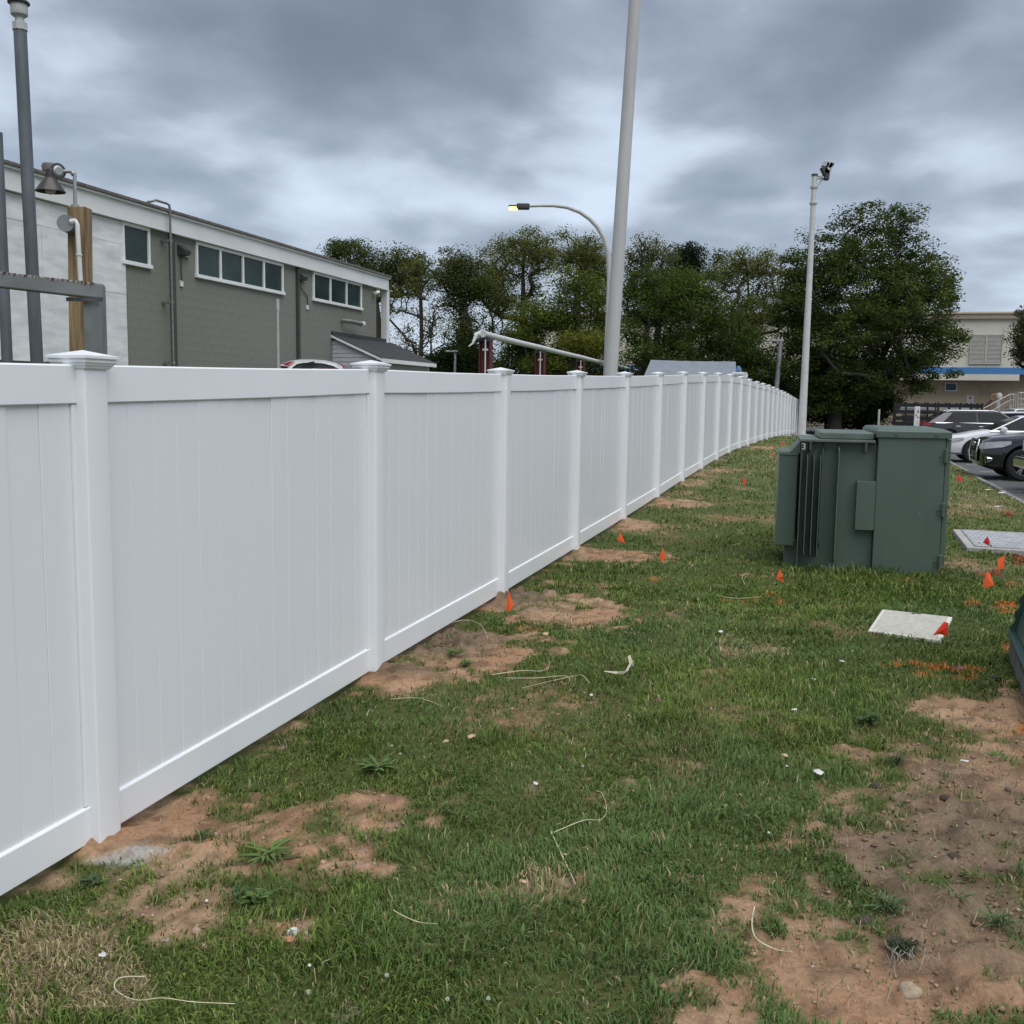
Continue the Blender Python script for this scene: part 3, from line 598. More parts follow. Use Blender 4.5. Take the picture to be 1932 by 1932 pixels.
# ------------------------------------------------------------------ lean-to shed against the building
us0, zs0 = W(626, 636); dep = 1.42
sided = mat('pale_siding', (.43, .44, .46), .6, .05, 4)
shing = mat('dark_shingle', (.045, .045, .048), .95, .25, 25, .004, 80)
shed = thing('lean_to_shed', 'small pale sided lean-to shed with dark shingle roof beside the green building', 'shed', (A_.x, A_.y, 0), BA)
def Ws(px, py, off):
    return W(px, py, off)
ze = Ws(703, 676, dep)[1]; ue0 = Ws(703, 676, dep)[0]; ue1 = Ws(808, 684, dep)[0]
ue0 = us0 + .02; zt0 = zs0 - .02
n_s = 14; sh_ = .125; zlo = BZ
for k in range(int((zt0 - zlo) / sh_)):      # gable side clapboards (each clipped by the roof slope)
    z0 = zlo + k * sh_; z1 = z0 + sh_ - .004
    def yroof(z): return dep * (zt0 - z) / (zt0 - ze) if z > ze else dep
    y0_, y1_ = yroof(z0), yroof(z1)
    if z0 < .9 + zlo: continue
    mb = MB(); mb.prism([(ue0 - .02, 0, z0), (ue0 - .02, -y0_, z0), (ue0 - .005, -y1_, z1), (ue0 - .005, 0, z1)], (.03, 0, 0)); obj('siding_board', mb, sided, shed)
for k in range(int((ze - zlo) / sh_)):
    z0 = zlo + k * sh_
    if z0 < .9 + zlo: continue
    mb = MB(); mb.prism([(ue0 + .06, -dep - .012, z0), (ue0 + .06, -dep + .01, z0), (ue0 + .06, -dep + .01, z0 + sh_ - .004), (ue0 + .06, -dep + .002, z0 + sh_ - .004)], (ue1 - ue0 - .1, 0, 0)); obj('siding_board', mb, sided, shed)
mb = MB(); mb.prism([(ue0 + .02, .0, zlo), (ue0 + .02, -dep + .02, zlo), (ue0 + .02, -dep + .02, ze - .05), (ue0 + .02, 0, zt0 - .06)], (ue1 - ue0 - .04, 0, 0)); obj('wall', mb, sided, shed)
for x in (ue0 + .03, ue1 - .04): mb = MB(); mb.box((x, -dep, (ze + zlo) / 2), (.09, .05, ze - zlo)); obj('corner_trim', mb, wht, shed)
sl_ = (zt0 - ze) / dep
mb = MB(); mb.prism([(ue0 - .12, .0, zt0 + .02), (ue0 - .12, -dep - .22, ze + .02 - .22 * sl_), (ue0 - .12, -dep - .22, ze + .09 - .22 * sl_), (ue0 - .12, 0, zt0 + .09)], (.03, 0, 0)); obj('rake_board', mb, wht, shed)
mb = MB(); mb.box(((ue0 + ue1) / 2, -dep - .235, ze - .22 * sl_ + .04), (ue1 - ue0 + .24, .03, .12)); obj('eave_board', mb, wht, shed)
for k in range(9):
    a, b = k / 9, (k + 1) / 9; D2 = dep + .24; mb = MB()
    mb.prism([(ue0 - .12, -D2 * a, zt0 + .10 - D2 * a * sl_ - .004), (ue0 - .12, -D2 * b - .01, zt0 + .105 - D2 * b * sl_), (ue0 - .12, -D2 * b - .01, zt0 + .118 - D2 * b * sl_), (ue0 - .12, -D2 * a, zt0 + .11 - D2 * a * sl_)], (ue1 - ue0 + .24, 0, 0)); obj('shingle', mb, shing, shed)
mb = MB(); mb.box(((ue0 + ue1) / 2 - .1, -.04, zt0 + .14), (ue1 - ue0, .08, .10)); obj('flashing', mb, dkmetal, shed)

# ------------------------------------------------------------------ steel things at the left behind the fence
steelp = mat('painted_pipe', (.115, .135, .15), .5, .28, 5, .0005, 40, stretch=(1, 1, .25), metal=.15)
rust = mat('rusty_rail', (.17, .18, .18), .55, .15, 4, .0005, 40)
capg = mat('vent_cap_grey', (.42, .43, .43), .5, .08, 8)
def base_z(x, y): return tz(x, y)
def upright(px0, py0, px1, py1, Y, rad, name, label, cat, mt, ztop=None):
    a, b = at(px0, py0, Y), at(px1, py1, Y); return a, b
YP = 8.4
a = at(37.5, 50, YP); b = at(70, 690, YP); zg = tz(b.x, b.y); b2 = b + (b - a) * ((b.z - zg) / (a.z - b.z))
tpipe = thing('vent_pipe', 'tall grey steel vent pipe with a round cap behind the fence at far left', 'pipe', (b2.x, b2.y, zg))
mb = MB(); mb.tube([b2, a], .049, 20); obj('shaft', mb, steelp, tpipe, world=True, smooth=50)
dz = (a - b2).normalized(); Mt = dz.to_track_quat('Z', 'Y').to_matrix()
mb = MB(); mb.lathe([(.058, -.03), (.058, .025)], a, 8, Mt); obj('coupling', mb, capg, tpipe, world=True)
mb = MB(); mb.lathe([(.040, .02), (.034, .05), (.034, .065), (.050, .075), (.062, .085), (.064, .10), (.064, .165), (.060, .17)], a, 24, Mt); obj('vent_cap', mb, capg, tpipe, world=True, smooth=40)
mb = MB(); mb.lathe([(.080, .168), (.083, .176), (.072, .190), (.03, .196)], a, 24, Mt); obj('rain_lid', mb, dkmetal, tpipe, world=True, smooth=40)
a = at(-6, 250, YP - .5); b = at(14, 690, YP - .5); zg = tz(b.x, b.y); b2 = b + (b - a) * ((b.z - zg) / (a.z - b.z))
mb = MB(); o_ = thing('steel_pipe', 'shorter bare steel pipe left of the tall capped one', 'pipe', (b2.x, b2.y, zg)); mb.tube([b2, a], .040, 20); obj('shaft', mb, steelp, o_, world=True, smooth=50)
# steel gate frame with a rusty top rail
YG = 7.3; g0 = at(-60, 512, YG); g1 = at(197, 551, YG)
gate = thing('steel_gate_frame', 'grey square steel gate frame with flaking rust along its top rail', 'gate frame', (g1.x, g1.y, tz(g1.x, g1.y)))
zr = (at(100, 538, YG).z); gl = Vector((g0.x, YG - .35, zr + .035)); gr = Vector((at(196, 560, YG).x, YG, at(185, 551, YG).z)); dirr = (gr - gl); dl = dirr.length; Mr = dirr.to_track_quat('Y', 'Z').to_matrix()
mb = MB(); mb.box((gl + gr) / 2, (.10, dl, .105), M=Mr); obj('top_rail', mb, rust, gate, world=True, bevel=.01)
rustm = mat('rust_flakes', (.10, .04, .025), .9, .3, 20)
for k in range(34):
    t = .10 + .88 * k / 34 + random.uniform(-.012, .012); p = gl + dirr * t + Vector((0, -.052, .046)); mb = MB(); s_ = random.uniform(.006, .020) * random.uniform(.6, 1.2)
    mb.add([p + Vector((-s_, 0, .006)), p + Vector((s_ * 1.3, 0, .006)), p + Vector((s_ * .5, -.001, -s_ * .6)), p + Vector((0, -.001, -s_ * random.uniform(.8, 1.8))), p + Vector((-s_ * .6, -.001, -s_ * .4))], [(0, 1, 2, 3, 4)]); obj('rust_flake', mb, rustm, gate, world=True)
zg = tz(gr.x, gr.y); mb = MB(); mb.box((gr.x - .066, gr.y + .0, (gr.z + .049 + zg) / 2), (.125, .106, gr.z + .049 - zg), M=Matrix.Rotation(-.0, 3, 'Z')); obj('gate_post', mb, rust, gate, world=True, bevel=.01)
# timber post, box, conduit and barn lamp
dkstrap = mat('dark_strap', (.10, .10, .105), .5, .2, 20, metal=.4); YW = 7.9; wp = at(147, 690, YW); wt_ = at(143, 392, YW); zg = tz(wp.x, wp.y)
timber = mat('weathered_timber', (.34, .235, .12), .8, .22, 7, .003, 30, stretch=(6, 6, .3), color2=(.115, .075, .042))
tp = thing('timber_post', 'square brown timber post behind the gate frame carrying a round grey box', 'post', (wp.x, wp.y, zg))
lean = (wt_ - wp); mb = MB(); tx = lean.x; 
mb.prism([(wp.x - .07, wp.y - .06, zg), (wp.x + .07, wp.y - .06, zg), (wp.x + .07, wp.y + .06, zg), (wp.x - .07, wp.y + .06, zg)], Vector((lean.x * (wt_.z - zg) / lean.z * 1.0, 0, wt_.z - zg))); obj('post', mb, timber, tp, world=True, bevel=.006)
c = at(126, 423, YW - .12); mb = MB(); mb.tube([c + Vector((0, .06, 0)), c + Vector((.01, -.05, 0))], .062, 20); obj('junction_box', mb, mat('box_grey', (.20, .21, .22), .5, .1, 9), tp, world=True, smooth=40)
q0 = at(136, 419, YW - .16); q1 = at(146, 424, YW - .16); q2 = at(152, 530, YW - .16); pvc = mat('pvc_white', (.62, .62, .60), .45, .05, 8)
mb = MB(); mb.tube([q0, (q0 + q1) / 2 + Vector((.01, 0, .012)), q1, q1 + (q2 - q1) * .1, q2], .017, 12); pc = obj('pvc_conduit', mb, pvc, tp, world=True, smooth=50)
mb = MB(); mm_ = q1 + (q2 - q1) * .52; mb.tube([mm_, mm_ + (q2 - q1) * .03], .022, 12); obj('coupler', mb, pvc, pc, world=True, smooth=50)
mb = MB(); mb.tube([q0 - Vector((.01, 0, 0)), q0 + Vector((.03, 0, .006))], .022, 12); obj('coupler', mb, pvc, pc, world=True, smooth=50)
mb = MB(); c = at(162, 567, YG - .01); mb.box((c.x + .02, c.y - .075, c.z), (.25, .006, .026)); obj('perforated_strap', mb, dkstrap, tp, world=True)
# barn lamp on its conduit
lp0 = at(142, 392, YW); lp1 = at(141, 331, YW); lp2 = at(138, 326, YW); lp3 = at(118, 326, YW)
lamp = thing('barn_lamp', 'bell shaded barn lamp hanging from galvanised conduit on the timber post', 'lamp', tuple(lp0))
gm2 = mat('lamp_galv', (.33, .34, .34), .45, .1, 12, metal=.4)
mb = MB(); mb.tube([lp0, lp1, lp2 + Vector((.004, 0, .004)), lp2 + Vector((-.01, 0, .01)), lp3 + Vector((0, 0, .01))], .0135, 12); mb.tube([lp0 - Vector((0, 0, .0)), lp0 + Vector((0, 0, .02))], .03, 12); mb.tube([lp2 + Vector((.006, 0, -.012)), lp2 + Vector((-.012, 0, .012))], .02, 10); obj('conduit', mb, gm2, lamp, world=True, smooth=60)
fc = at(109, 323, YW - .03); nv = Vector((.75, -.62, 0)); mb = MB(); mb.tube([fc - nv * .012, fc + nv * .012], .058, 24); bp_ = obj('back_plate', mb, dkmetal, lamp, world=True, smooth=40)
mb = MB(); mb.tube([fc + nv * .012, fc + nv * .02], [.040, .028], 24); obj('cover', mb, gm2, bp_, world=True, smooth=30)
ls = at(95, 355, YW - .12); shade_m = mat('bronze_shade', (.055, .045, .042), .4, .2, 6, metal=.3)
mb = MB(); mb.tube([fc, fc + Vector((-.05, -.05, .008)), ls + Vector((.015, 0, .13)), ls + Vector((0, 0, .105))], .009, 8); obj('gooseneck', mb, dkmetal, lamp, world=True, smooth=60)
mb = MB(); mb.lathe([(.018, .115), (.032, .11), (.034, .075), (.040, .07), (.060, .045), (.104, -.02), (.107, -.026), (.101, -.024), (.057, .036), (.02, .04)], ls, 28); obj('lamp_shade', mb, shade_m, lamp, world=True, smooth=45)
mb = MB(); mb.lathe([(.01, .03), (.035, .02), (.04, -.01), (.030, -.035), (.012, -.045)], ls, 16); obj('bulb_glass', mb, mat('frosted_glass', (.45, .43, .41), .25, .05, 5), lamp, world=True, smooth=50)

# ------------------------------------------------------------------ poles and street lamps
def ground_under(p): return tz(p.x, p.y)
a, b = at(1202, -60, 20), at(1152, 700, 20); zg = tz(b.x, b.y); d = (a - b) / (a.z - b.z); b2 = b - d * (b.z - zg); a2 = a + d * 2.0
o_ = thing('steel_pole', 'tall thick pale grey steel pole leaning slightly and leaving the top of the photo', 'pole', tuple(b2))
mb = MB(); k_ = 8; mb.tube([b2 + (a2 - b2) * (i / k_) for i in range(k_ + 1)], [.142 - .040 * i / k_ for i in range(k_ + 1)], 28); obj('shaft', mb, pole_paint, o_, world=True, smooth=40)
mb = MB(); mb.tube([b2 + Vector((0, 0, .0)), b2 + Vector((0, 0, .05))], .26, 4); obj('base_plate', mb, pole_paint, o_, world=True)
# street lamp with curved arm
YS_ = 40
pts = [at(x, y, YS_) for x, y in ((1144, 705), (1150, 520), (1149, 490), (1146, 470), (1139, 448), (1128, 429), (1113, 413), (1094, 400), (1070, 391), (1045, 388), (1020, 388), (998, 389))]
b = pts[0]; zg = tz(b.x, b.y); d = (pts[1] - b) / (pts[1].z - b.z); b2 = b - d * (b.z - zg)
sl2 = thing('street_lamp', 'grey street lamp with a long curved arm and a lit yellow lamp head', 'street lamp', tuple(b2))
mb = MB(); mb.tube([b2, pts[0], pts[0] + (pts[1] - pts[0]) * .6], [.14, .115, .10], 20); obj('pole', mb, pole_paint, sl2, world=True, smooth=40)
mb = MB(); q = pts[0] + (pts[1] - pts[0]) * .6; mb.tube([q] + pts[1:], [.088, .098, .096, .094, .09, .086, .082, .076, .07, .062, .055, .05], 16); obj('curved_arm', mb, pole_paint, sl2, world=True, smooth=40)
h0, h1, h2 = at(998, 389.5, YS_), at(976, 390, YS_), at(961, 391, YS_)
mb = MB(); c = (h0 + h1) / 2; mb.box(c, ((h0 - h1).length + .05, .36, .20)); hd = obj('lamp_housing', mb, dkmetal, sl2, world=True, bevel=.04)
mb = MB(); c = (h1 + h2) / 2 + Vector((0, 0, .03)); mb.box(c, (.36, .32, .05)); obj('lamp_lid', mb, dkmetal, hd, world=True, bevel=.02)
mb = MB(); c = (h1 + h2) / 2 + Vector((0, 0, -.055)); mb.box(c, (.34, .28, .11)); obj('lit_lens', mb, mat('lit_lens', (.9, .9, .5), .4, .02, 5, emit=(1, .86, .30), estr=.8), hd, world=True, bevel=.04)
# camera pole on the right
YC = 51
a, b = at(1537, 331, YC), at(1513, 806, YC); zg = tz(b.x, b.y) + .02
cp = thing('camera_pole', 'slim white pole with a bracket and camera cluster beside the far fence end', 'pole', (b.x, b.y, zg))
mb = MB(); mb.tube([Vector((b.x, b.y, zg + .1)) + (a - b) * (i / 6) for i in range(6)] + [a], [.20, .185, .17, .155, .14, .128, .125], 16); obj('shaft', mb, mat('pole_white', (.56, .56, .55), .5, .05, 4), cp, world=True, smooth=40)
mb = MB(); mb.box((b.x, b.y, zg + .08), (.8, .8, .4)); obj('concrete_base', mb, concrete, cp, world=True, bevel=.03)
mb = MB(); mb.tube([a + Vector((0, 0, -1.35)), a + Vector((0, 0, -1.27))], .19, 16); obj('band', mb, pole_paint, cp, world=True, smooth=40)
mb = MB(); mb.tube([a + Vector((0, 0, -.60)), a + Vector((0, 0, -.5))], .18, 16); obj('band', mb, pole_paint, cp, world=True, smooth=40)
mb = MB(); mb.tube([a + Vector((0, 0, -.03)), a + Vector((0, 0, .06))], .15, 16); obj('pole_cap', mb, dkmetal, cp, world=True, smooth=40)
e1 = at(1561, 337, YC); a3 = a + Vector((0, 0, -.35)); mb = MB(); mb.tube([Vector((a3.x, a3.y, e1.z)), e1], .045, 8); br = obj('bracket_arm', mb, pole_paint, cp, world=True, smooth=40)
mb = MB(); mb.tube([Vector((a3.x, a3.y, e1.z - .55)), e1 - Vector((.2, 0, 0))], .03, 8); obj('brace', mb, pole_paint, br, world=True, smooth=40)
mb = MB(); mb.tube([Vector((a3.x + .1, a3.y - .05, e1.z + .1)), Vector((a3.x + .32, a3.y - .05, e1.z + .06)), Vector((a3.x + .5, a3.y - .05, e1.z + .3)), at(1558, 320, YC)], .018, 6); obj('cable', mb, dkmetal, br, world=True, smooth=60)
for (x, y, w_, h_, rx, mt_, nm) in ((1560, 330, .22, .5, .1, dkmetal, 'mount'), (1556, 322, .30, .42, -.5, dkmetal, 'camera_body'), (1562, 317, .34, .62, .25, capg, 'camera_housing'), (1566, 313, .22, .34, .6, dkmetal, 'camera_body'), (1558, 311, .30, .3, .5, capg, 'camera_housing')):
    mb = MB(); mb.box(at(x, y, YC - .1), (w_, .3, h_), M=Matrix.Rotation(rx, 3, 'Y')); obj(nm, mb, mt_, br, world=True, bevel=.04)
# two small distant lamp posts
for (pt, arm, Yd, rr, lab) in (((1473, 643, 1464, 745), (1450, 641), 56, .15, 'thin leaning grey lamp post with short flat arm among the dark trees'), ((859, 663, 858, 705), (846, 661), 58, .09, 'thin pale lamp post with a short crossarm in front of the dark trunks')):
    a, b = at(pt[0], pt[1], Yd), at(pt[2], pt[3], Yd); zg = tz(b.x, b.y); d = (a - b) / (a.z - b.z); b2 = b - d * (b.z - zg)
    o_ = thing('lamp_post', lab, 'lamp post', tuple(b2)); mb = MB(); mb.tube([b2, a], [rr, rr * .8], 10); obj('shaft', mb, galv, o_, world=True, smooth=40)
    c = at(*arm, Yd); c.z = a.z; mb = MB(); mb.box((c + a) / 2, ((a - c).length + .3, .25, .10)); obj('lamp_head', mb, galv, o_, world=True, bevel=.02)

# ------------------------------------------------------------------ red columns carrying a white wrapped pipe
redm = mat('red_steel', (.115, .022, .022), .65, .15, 8, .0008, 30)
wrap = mat('white_wrapped_pipe', (.55, .56, .57), .6, .12, 9, .006, 14)
cols_px = [917, 1020, 1096, 1155, 1203]; Yr = [30.7 * 520 / (1437 - x) for x in cols_px]; ytop = [623, 651, 670.5, 686, 695]
tops = [at(x, y, Y_) for x, y, Y_ in zip(cols_px, ytop, Yr)]; zc_ = (tops[0].z + tops[1].z + tops[2].z) / 3
for t in tops: t.z = zc_
pr_ = thing('pipe_rack', 'row of red steel columns carrying a white wrapped pipe behind the fence', 'pipe rack', (tops[0].x, tops[0].y, tz(tops[0].x, tops[0].y)))
rd = (tops[-1] - tops[0]); rang = math.atan2(rd.y, rd.x)
for t in tops:
    zg = tz(t.x, t.y); h = t.z - .30 - zg; Mx = Matrix.Rotation(rang, 3, 'Z')
    mb = MB()
    for sx in (-1, 1): mb.box((t.x + (Mx @ Vector((sx * .0, sx * .16, 0))).x, t.y + (Mx @ Vector((0, sx * .16, 0))).y, zg + h / 2), (.30, .025, h), M=Mx)
    mb.box((t.x, t.y, zg + h / 2), (.02, .295, h), M=Mx); cobj = obj('column', mb, redm, pr_, world=True)
    f_ = Mx @ Vector((-.17, -.03, 0)); mb = MB(); mb.tube([Vector((t.x, t.y, zg + .2)) + f_, Vector((t.x, t.y, t.z - .25)) + f_], .022, 8); obj('conduit', mb, pvc, cobj, world=True)
    mb = MB(); mb.box(Vector((t.x, t.y, t.z - .55)) + f_, (.05, .16, .05), M=Mx); obj('clip', mb, pvc, cobj, world=True)
    mb = MB(); mb.box((t.x, t.y, t.z - .25), (.3, .36, .10), M=Mx); obj('saddle', mb, dkmetal, cobj, world=True)
pp = []
for i in range(4):
    for k in range(6): t = k / 6; p = tops[i].lerp(tops[i + 1], t) + Vector((0, 0, -.10 - .01 * math.sin(math.pi * t))); pp.append(p)
pp.append(tops[4] + Vector((0, 0, -.12))); pp.append(tops[4] + (tops[4] - tops[3]) * .25 + Vector((0, 0, -.12)))
mb = MB(); mb.tube([pp[0] - rd.normalized() * .35] + pp, [.10] + [.090 + random.uniform(-.002, .003) for _ in pp], 14); obj('white_pipe', mb, wrap, pr_, world=True, smooth=60)
p = tops[0] + Vector((-.15, -.25, -.12)); mb = MB(); mb.tube([p + Vector((.1, .1, .06)), p + Vector((-.12, -.1, .0)), p + Vector((-.22, -.12, -.26)), p + Vector((-.34, -.2, -.36))], [.09, .07, .035, .012], 10); obj('frayed_wrap', mb, wrap, pr_, world=True, smooth=60)

# ------------------------------------------------------------------ grey blue tarp tent
YT = 40; r0, r1 = at(1228, 679, YT + 2.2), at(1388, 682, YT + 1.2); e0, e1 = at(1203, 735, YT), at(1391, 735, YT - .8)
tarp = mat('blue_grey_tarp', (.175, .20, .235), .6, .06, 3, .02, 2.5)
tent = thing('tarp_tent', 'blue grey tarp shelter with a sloped roof standing behind the white fence', 'tent', (e0.x, e0.y, tz(e0.x, e0.y)))
back0, back1 = e0 + (r0 - e0) * 2, e1 + (r1 - e1) * 2; back0.z = e0.z; back1.z = e1.z
def sheet(p00, p01, p10, p11, n=14, m=8, amp=.05):
    g = MB(); 
    for j in range(m + 1):
        for i in range(n + 1):
            u, v = i / n, j / m; p = p00.lerp(p01, u).lerp(p10.lerp(p11, u), v); g.v.append(tuple(p + Vector((0, 0, -amp * math.sin(math.pi * v) * (.4 + .6 * abs(math.sin(u * math.pi * 1.0))) - amp * .4 * math.sin(math.pi * u) * (1 - v) + random.uniform(-.006, .006)))))
    g.f = [(j * (n + 1) + i, j * (n + 1) + i + 1, (j + 1) * (n + 1) + i + 1, (j + 1) * (n + 1) + i) for j in range(m) for i in range(n)]; return g
obj('roof_sheet', sheet(r0, r1, e0, e1), tarp, tent, world=True, smooth=60); obj('roof_sheet', sheet(r0, r1, back0, back1), tarp, tent, world=True, smooth=60)
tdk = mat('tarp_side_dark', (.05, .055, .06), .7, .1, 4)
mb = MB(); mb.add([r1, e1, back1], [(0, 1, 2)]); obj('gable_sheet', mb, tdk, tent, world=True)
mb = MB(); mb.add([r0, e0, back0], [(0, 1, 2)]); obj('gable_sheet', mb, tarp, tent, world=True)
for p in (e0, e1, back0, back1):
    mb = MB(); mb.tube([(p.x, p.y, tz(p.x, p.y)), p], .04, 8); obj('leg', mb, galv, tent, world=True)
# blue rag and white pipe near by
c = at(1394, 700, 38); o_ = thing('wrapped_pipe_end', 'short white pipe end on a stand poking out behind the fence posts', 'pipe', (c.x, c.y, tz(c.x, c.y)))
p0, p1 = at(1384, 708, 36), at(1406, 708.5, 35.4); mb = MB(); mb.tube([p0, p1], [.11, .12], 14); obj('pipe', mb, wrap, o_, world=True, smooth=50)
mb = MB(); m_ = (p0 + p1) / 2; mb.tube([(m_.x, m_.y, tz(m_.x, m_.y)), (m_.x, m_.y, m_.z - .1)], .04, 8); obj('stand', mb, galv, o_, world=True)
c = at(1393, 697, 42); mb = MB(); random.seed(3)
mb.lathe([(.02, -.9), (.13, -.6), (.17, -.1), (.12, .1), (.04, .2)], (0, 0, .9), 12); single('blue_tarp_bundle', mb, mat('blue_tarp', (.05, .14, .30), .5, .3, 6), 'small crumpled blue tarp bundle at the right end of the tent', 'tarp', (c.x, c.y, c.z - .95), smooth=50)

# ------------------------------------------------------------------ cars
CG = mat('car_glass', (.014, .017, .020), .08, .15, 2, spec=.12)
tyre_m = mat('tyre', (.012, .012, .013), .85, .15, 20); rim_m = mat('alloy', (.42, .42, .43), .3, .08, 10, metal=.7); chrome = mat('chrome', (.62, .63, .65), .12, .05, 5, metal=1.0)
blackp = mat('black_trim', (.014, .014, .016), .5, .2, 10); lens_m = mat('headlamp', (.55, .57, .6), .12, .12, 18); red_l = mat('tail_lamp', (.42, .03, .04), .25, .15, 9); whl = mat('well_black', (.006, .006, .006), .95, .1, 5)
def loft(stations):
    """stations: (x, half width, z bottom, z belt, z top, top half width)"""
    g = MB(); rows_ = []
    for (x, hw, zb, zbelt, zt, th) in stations:
        s = [(0, zb), (hw * .80, zb), (hw * .965, zb + .07), (hw, zb + (zbelt - zb) * .38), (hw * .995, zb + (zbelt - zb) * .72), (hw * .955, zbelt), (th, zt), (th * .55, zt + .018), (0, zt + .026)]
        rows_.append([(x, y, z) for y, z in s] + [(x, -y, z) for y, z in s[-2:0:-1]])
    n = len(rows_[0]); 
    for r_ in rows_: g.v += r_
    g.f = [(i * n + j, i * n + (j + 1) % n, (i + 1) * n + (j + 1) % n, (i + 1) * n + j) for i in range(len(rows_) - 1) for j in range(n)] + [tuple(range(n))[::-1], tuple(range((len(rows_) - 1) * n, len(rows_) * n))]
    return g
def boolean_wells(o, cyls):
    for c in cyls:
        md = o.modifiers.new('well', 'BOOLEAN'); md.object = c; md.operation = 'DIFFERENCE'; md.solver = 'EXACT'
    dg = bpy.context.evaluated_depsgraph_get(); me = bpy.data.meshes.new_from_object(o.evaluated_get(dg)); old = o.data; o.modifiers.clear(); o.data = me; me.name = 'body'
    smooth_by_angle(me, 32)
def wheel(car, x, y, r, side, style=0, w=.235):
    t = thing('x', None, None); bpy.data.objects.remove(t)
    g = MB(); M = Matrix.Rotation(R(90), 3, 'X'); g.lathe([(r * .66, -w / 2), (r * .90, -w / 2), (r * .985, -w * .38), (r, -w * .2), (r, w * .2), (r * .985, w * .38), (r * .90, w / 2), (r * .66, w / 2)], (x, y, r), 36, M, cap=False)
    ty = obj('wheel', g, tyre_m, car, smooth=35)
    yo = y + side * w * .38
    g = MB(); g.lathe([(r * .69, -.02), (r * .69, .02), (r * .63, .02), (r * .60, -.01)], (x, yo, r), 36, M, cap=False)
    obj('rim', g, rim_m, ty, smooth=35)
    g = MB(); ns = 5 if style else 10
    for k in range(ns):
        a = 2 * math.pi * k / ns + .2
        for off in ((-.09, .09) if style else (0,)):
            a1 = a + off; p0 = Vector((x + math.cos(a1) * r * .10, yo + side * .015, r + math.sin(a1) * r * .10)); a2 = a + off * 1.6; p1 = Vector((x + math.cos(a2) * r * .64, yo + side * .005, r + math.sin(a2) * r * .64))
            dd = (p1 - p0); nn_ = dd.cross(Vector((0, 1, 0))).normalized() * r * (.045 if not style else .05); g.prism([p0 + nn_ * 1.2, p0 - nn_ * 1.2, p1 - nn_, p1 + nn_], (0, side * .02, 0))
    obj('spokes', g, rim_m, ty)
    g = MB(); g.tube([(x, yo - side * .05, r), (x, yo + side * .03, r)], r * .16, 16); obj('hub', g, rim_m, ty, smooth=40)
    g = MB(); g.tube([(x, yo - side * .07, r), (x, yo - side * .045, r)], r * .62, 24); obj('brake_disc', g, whl, ty)
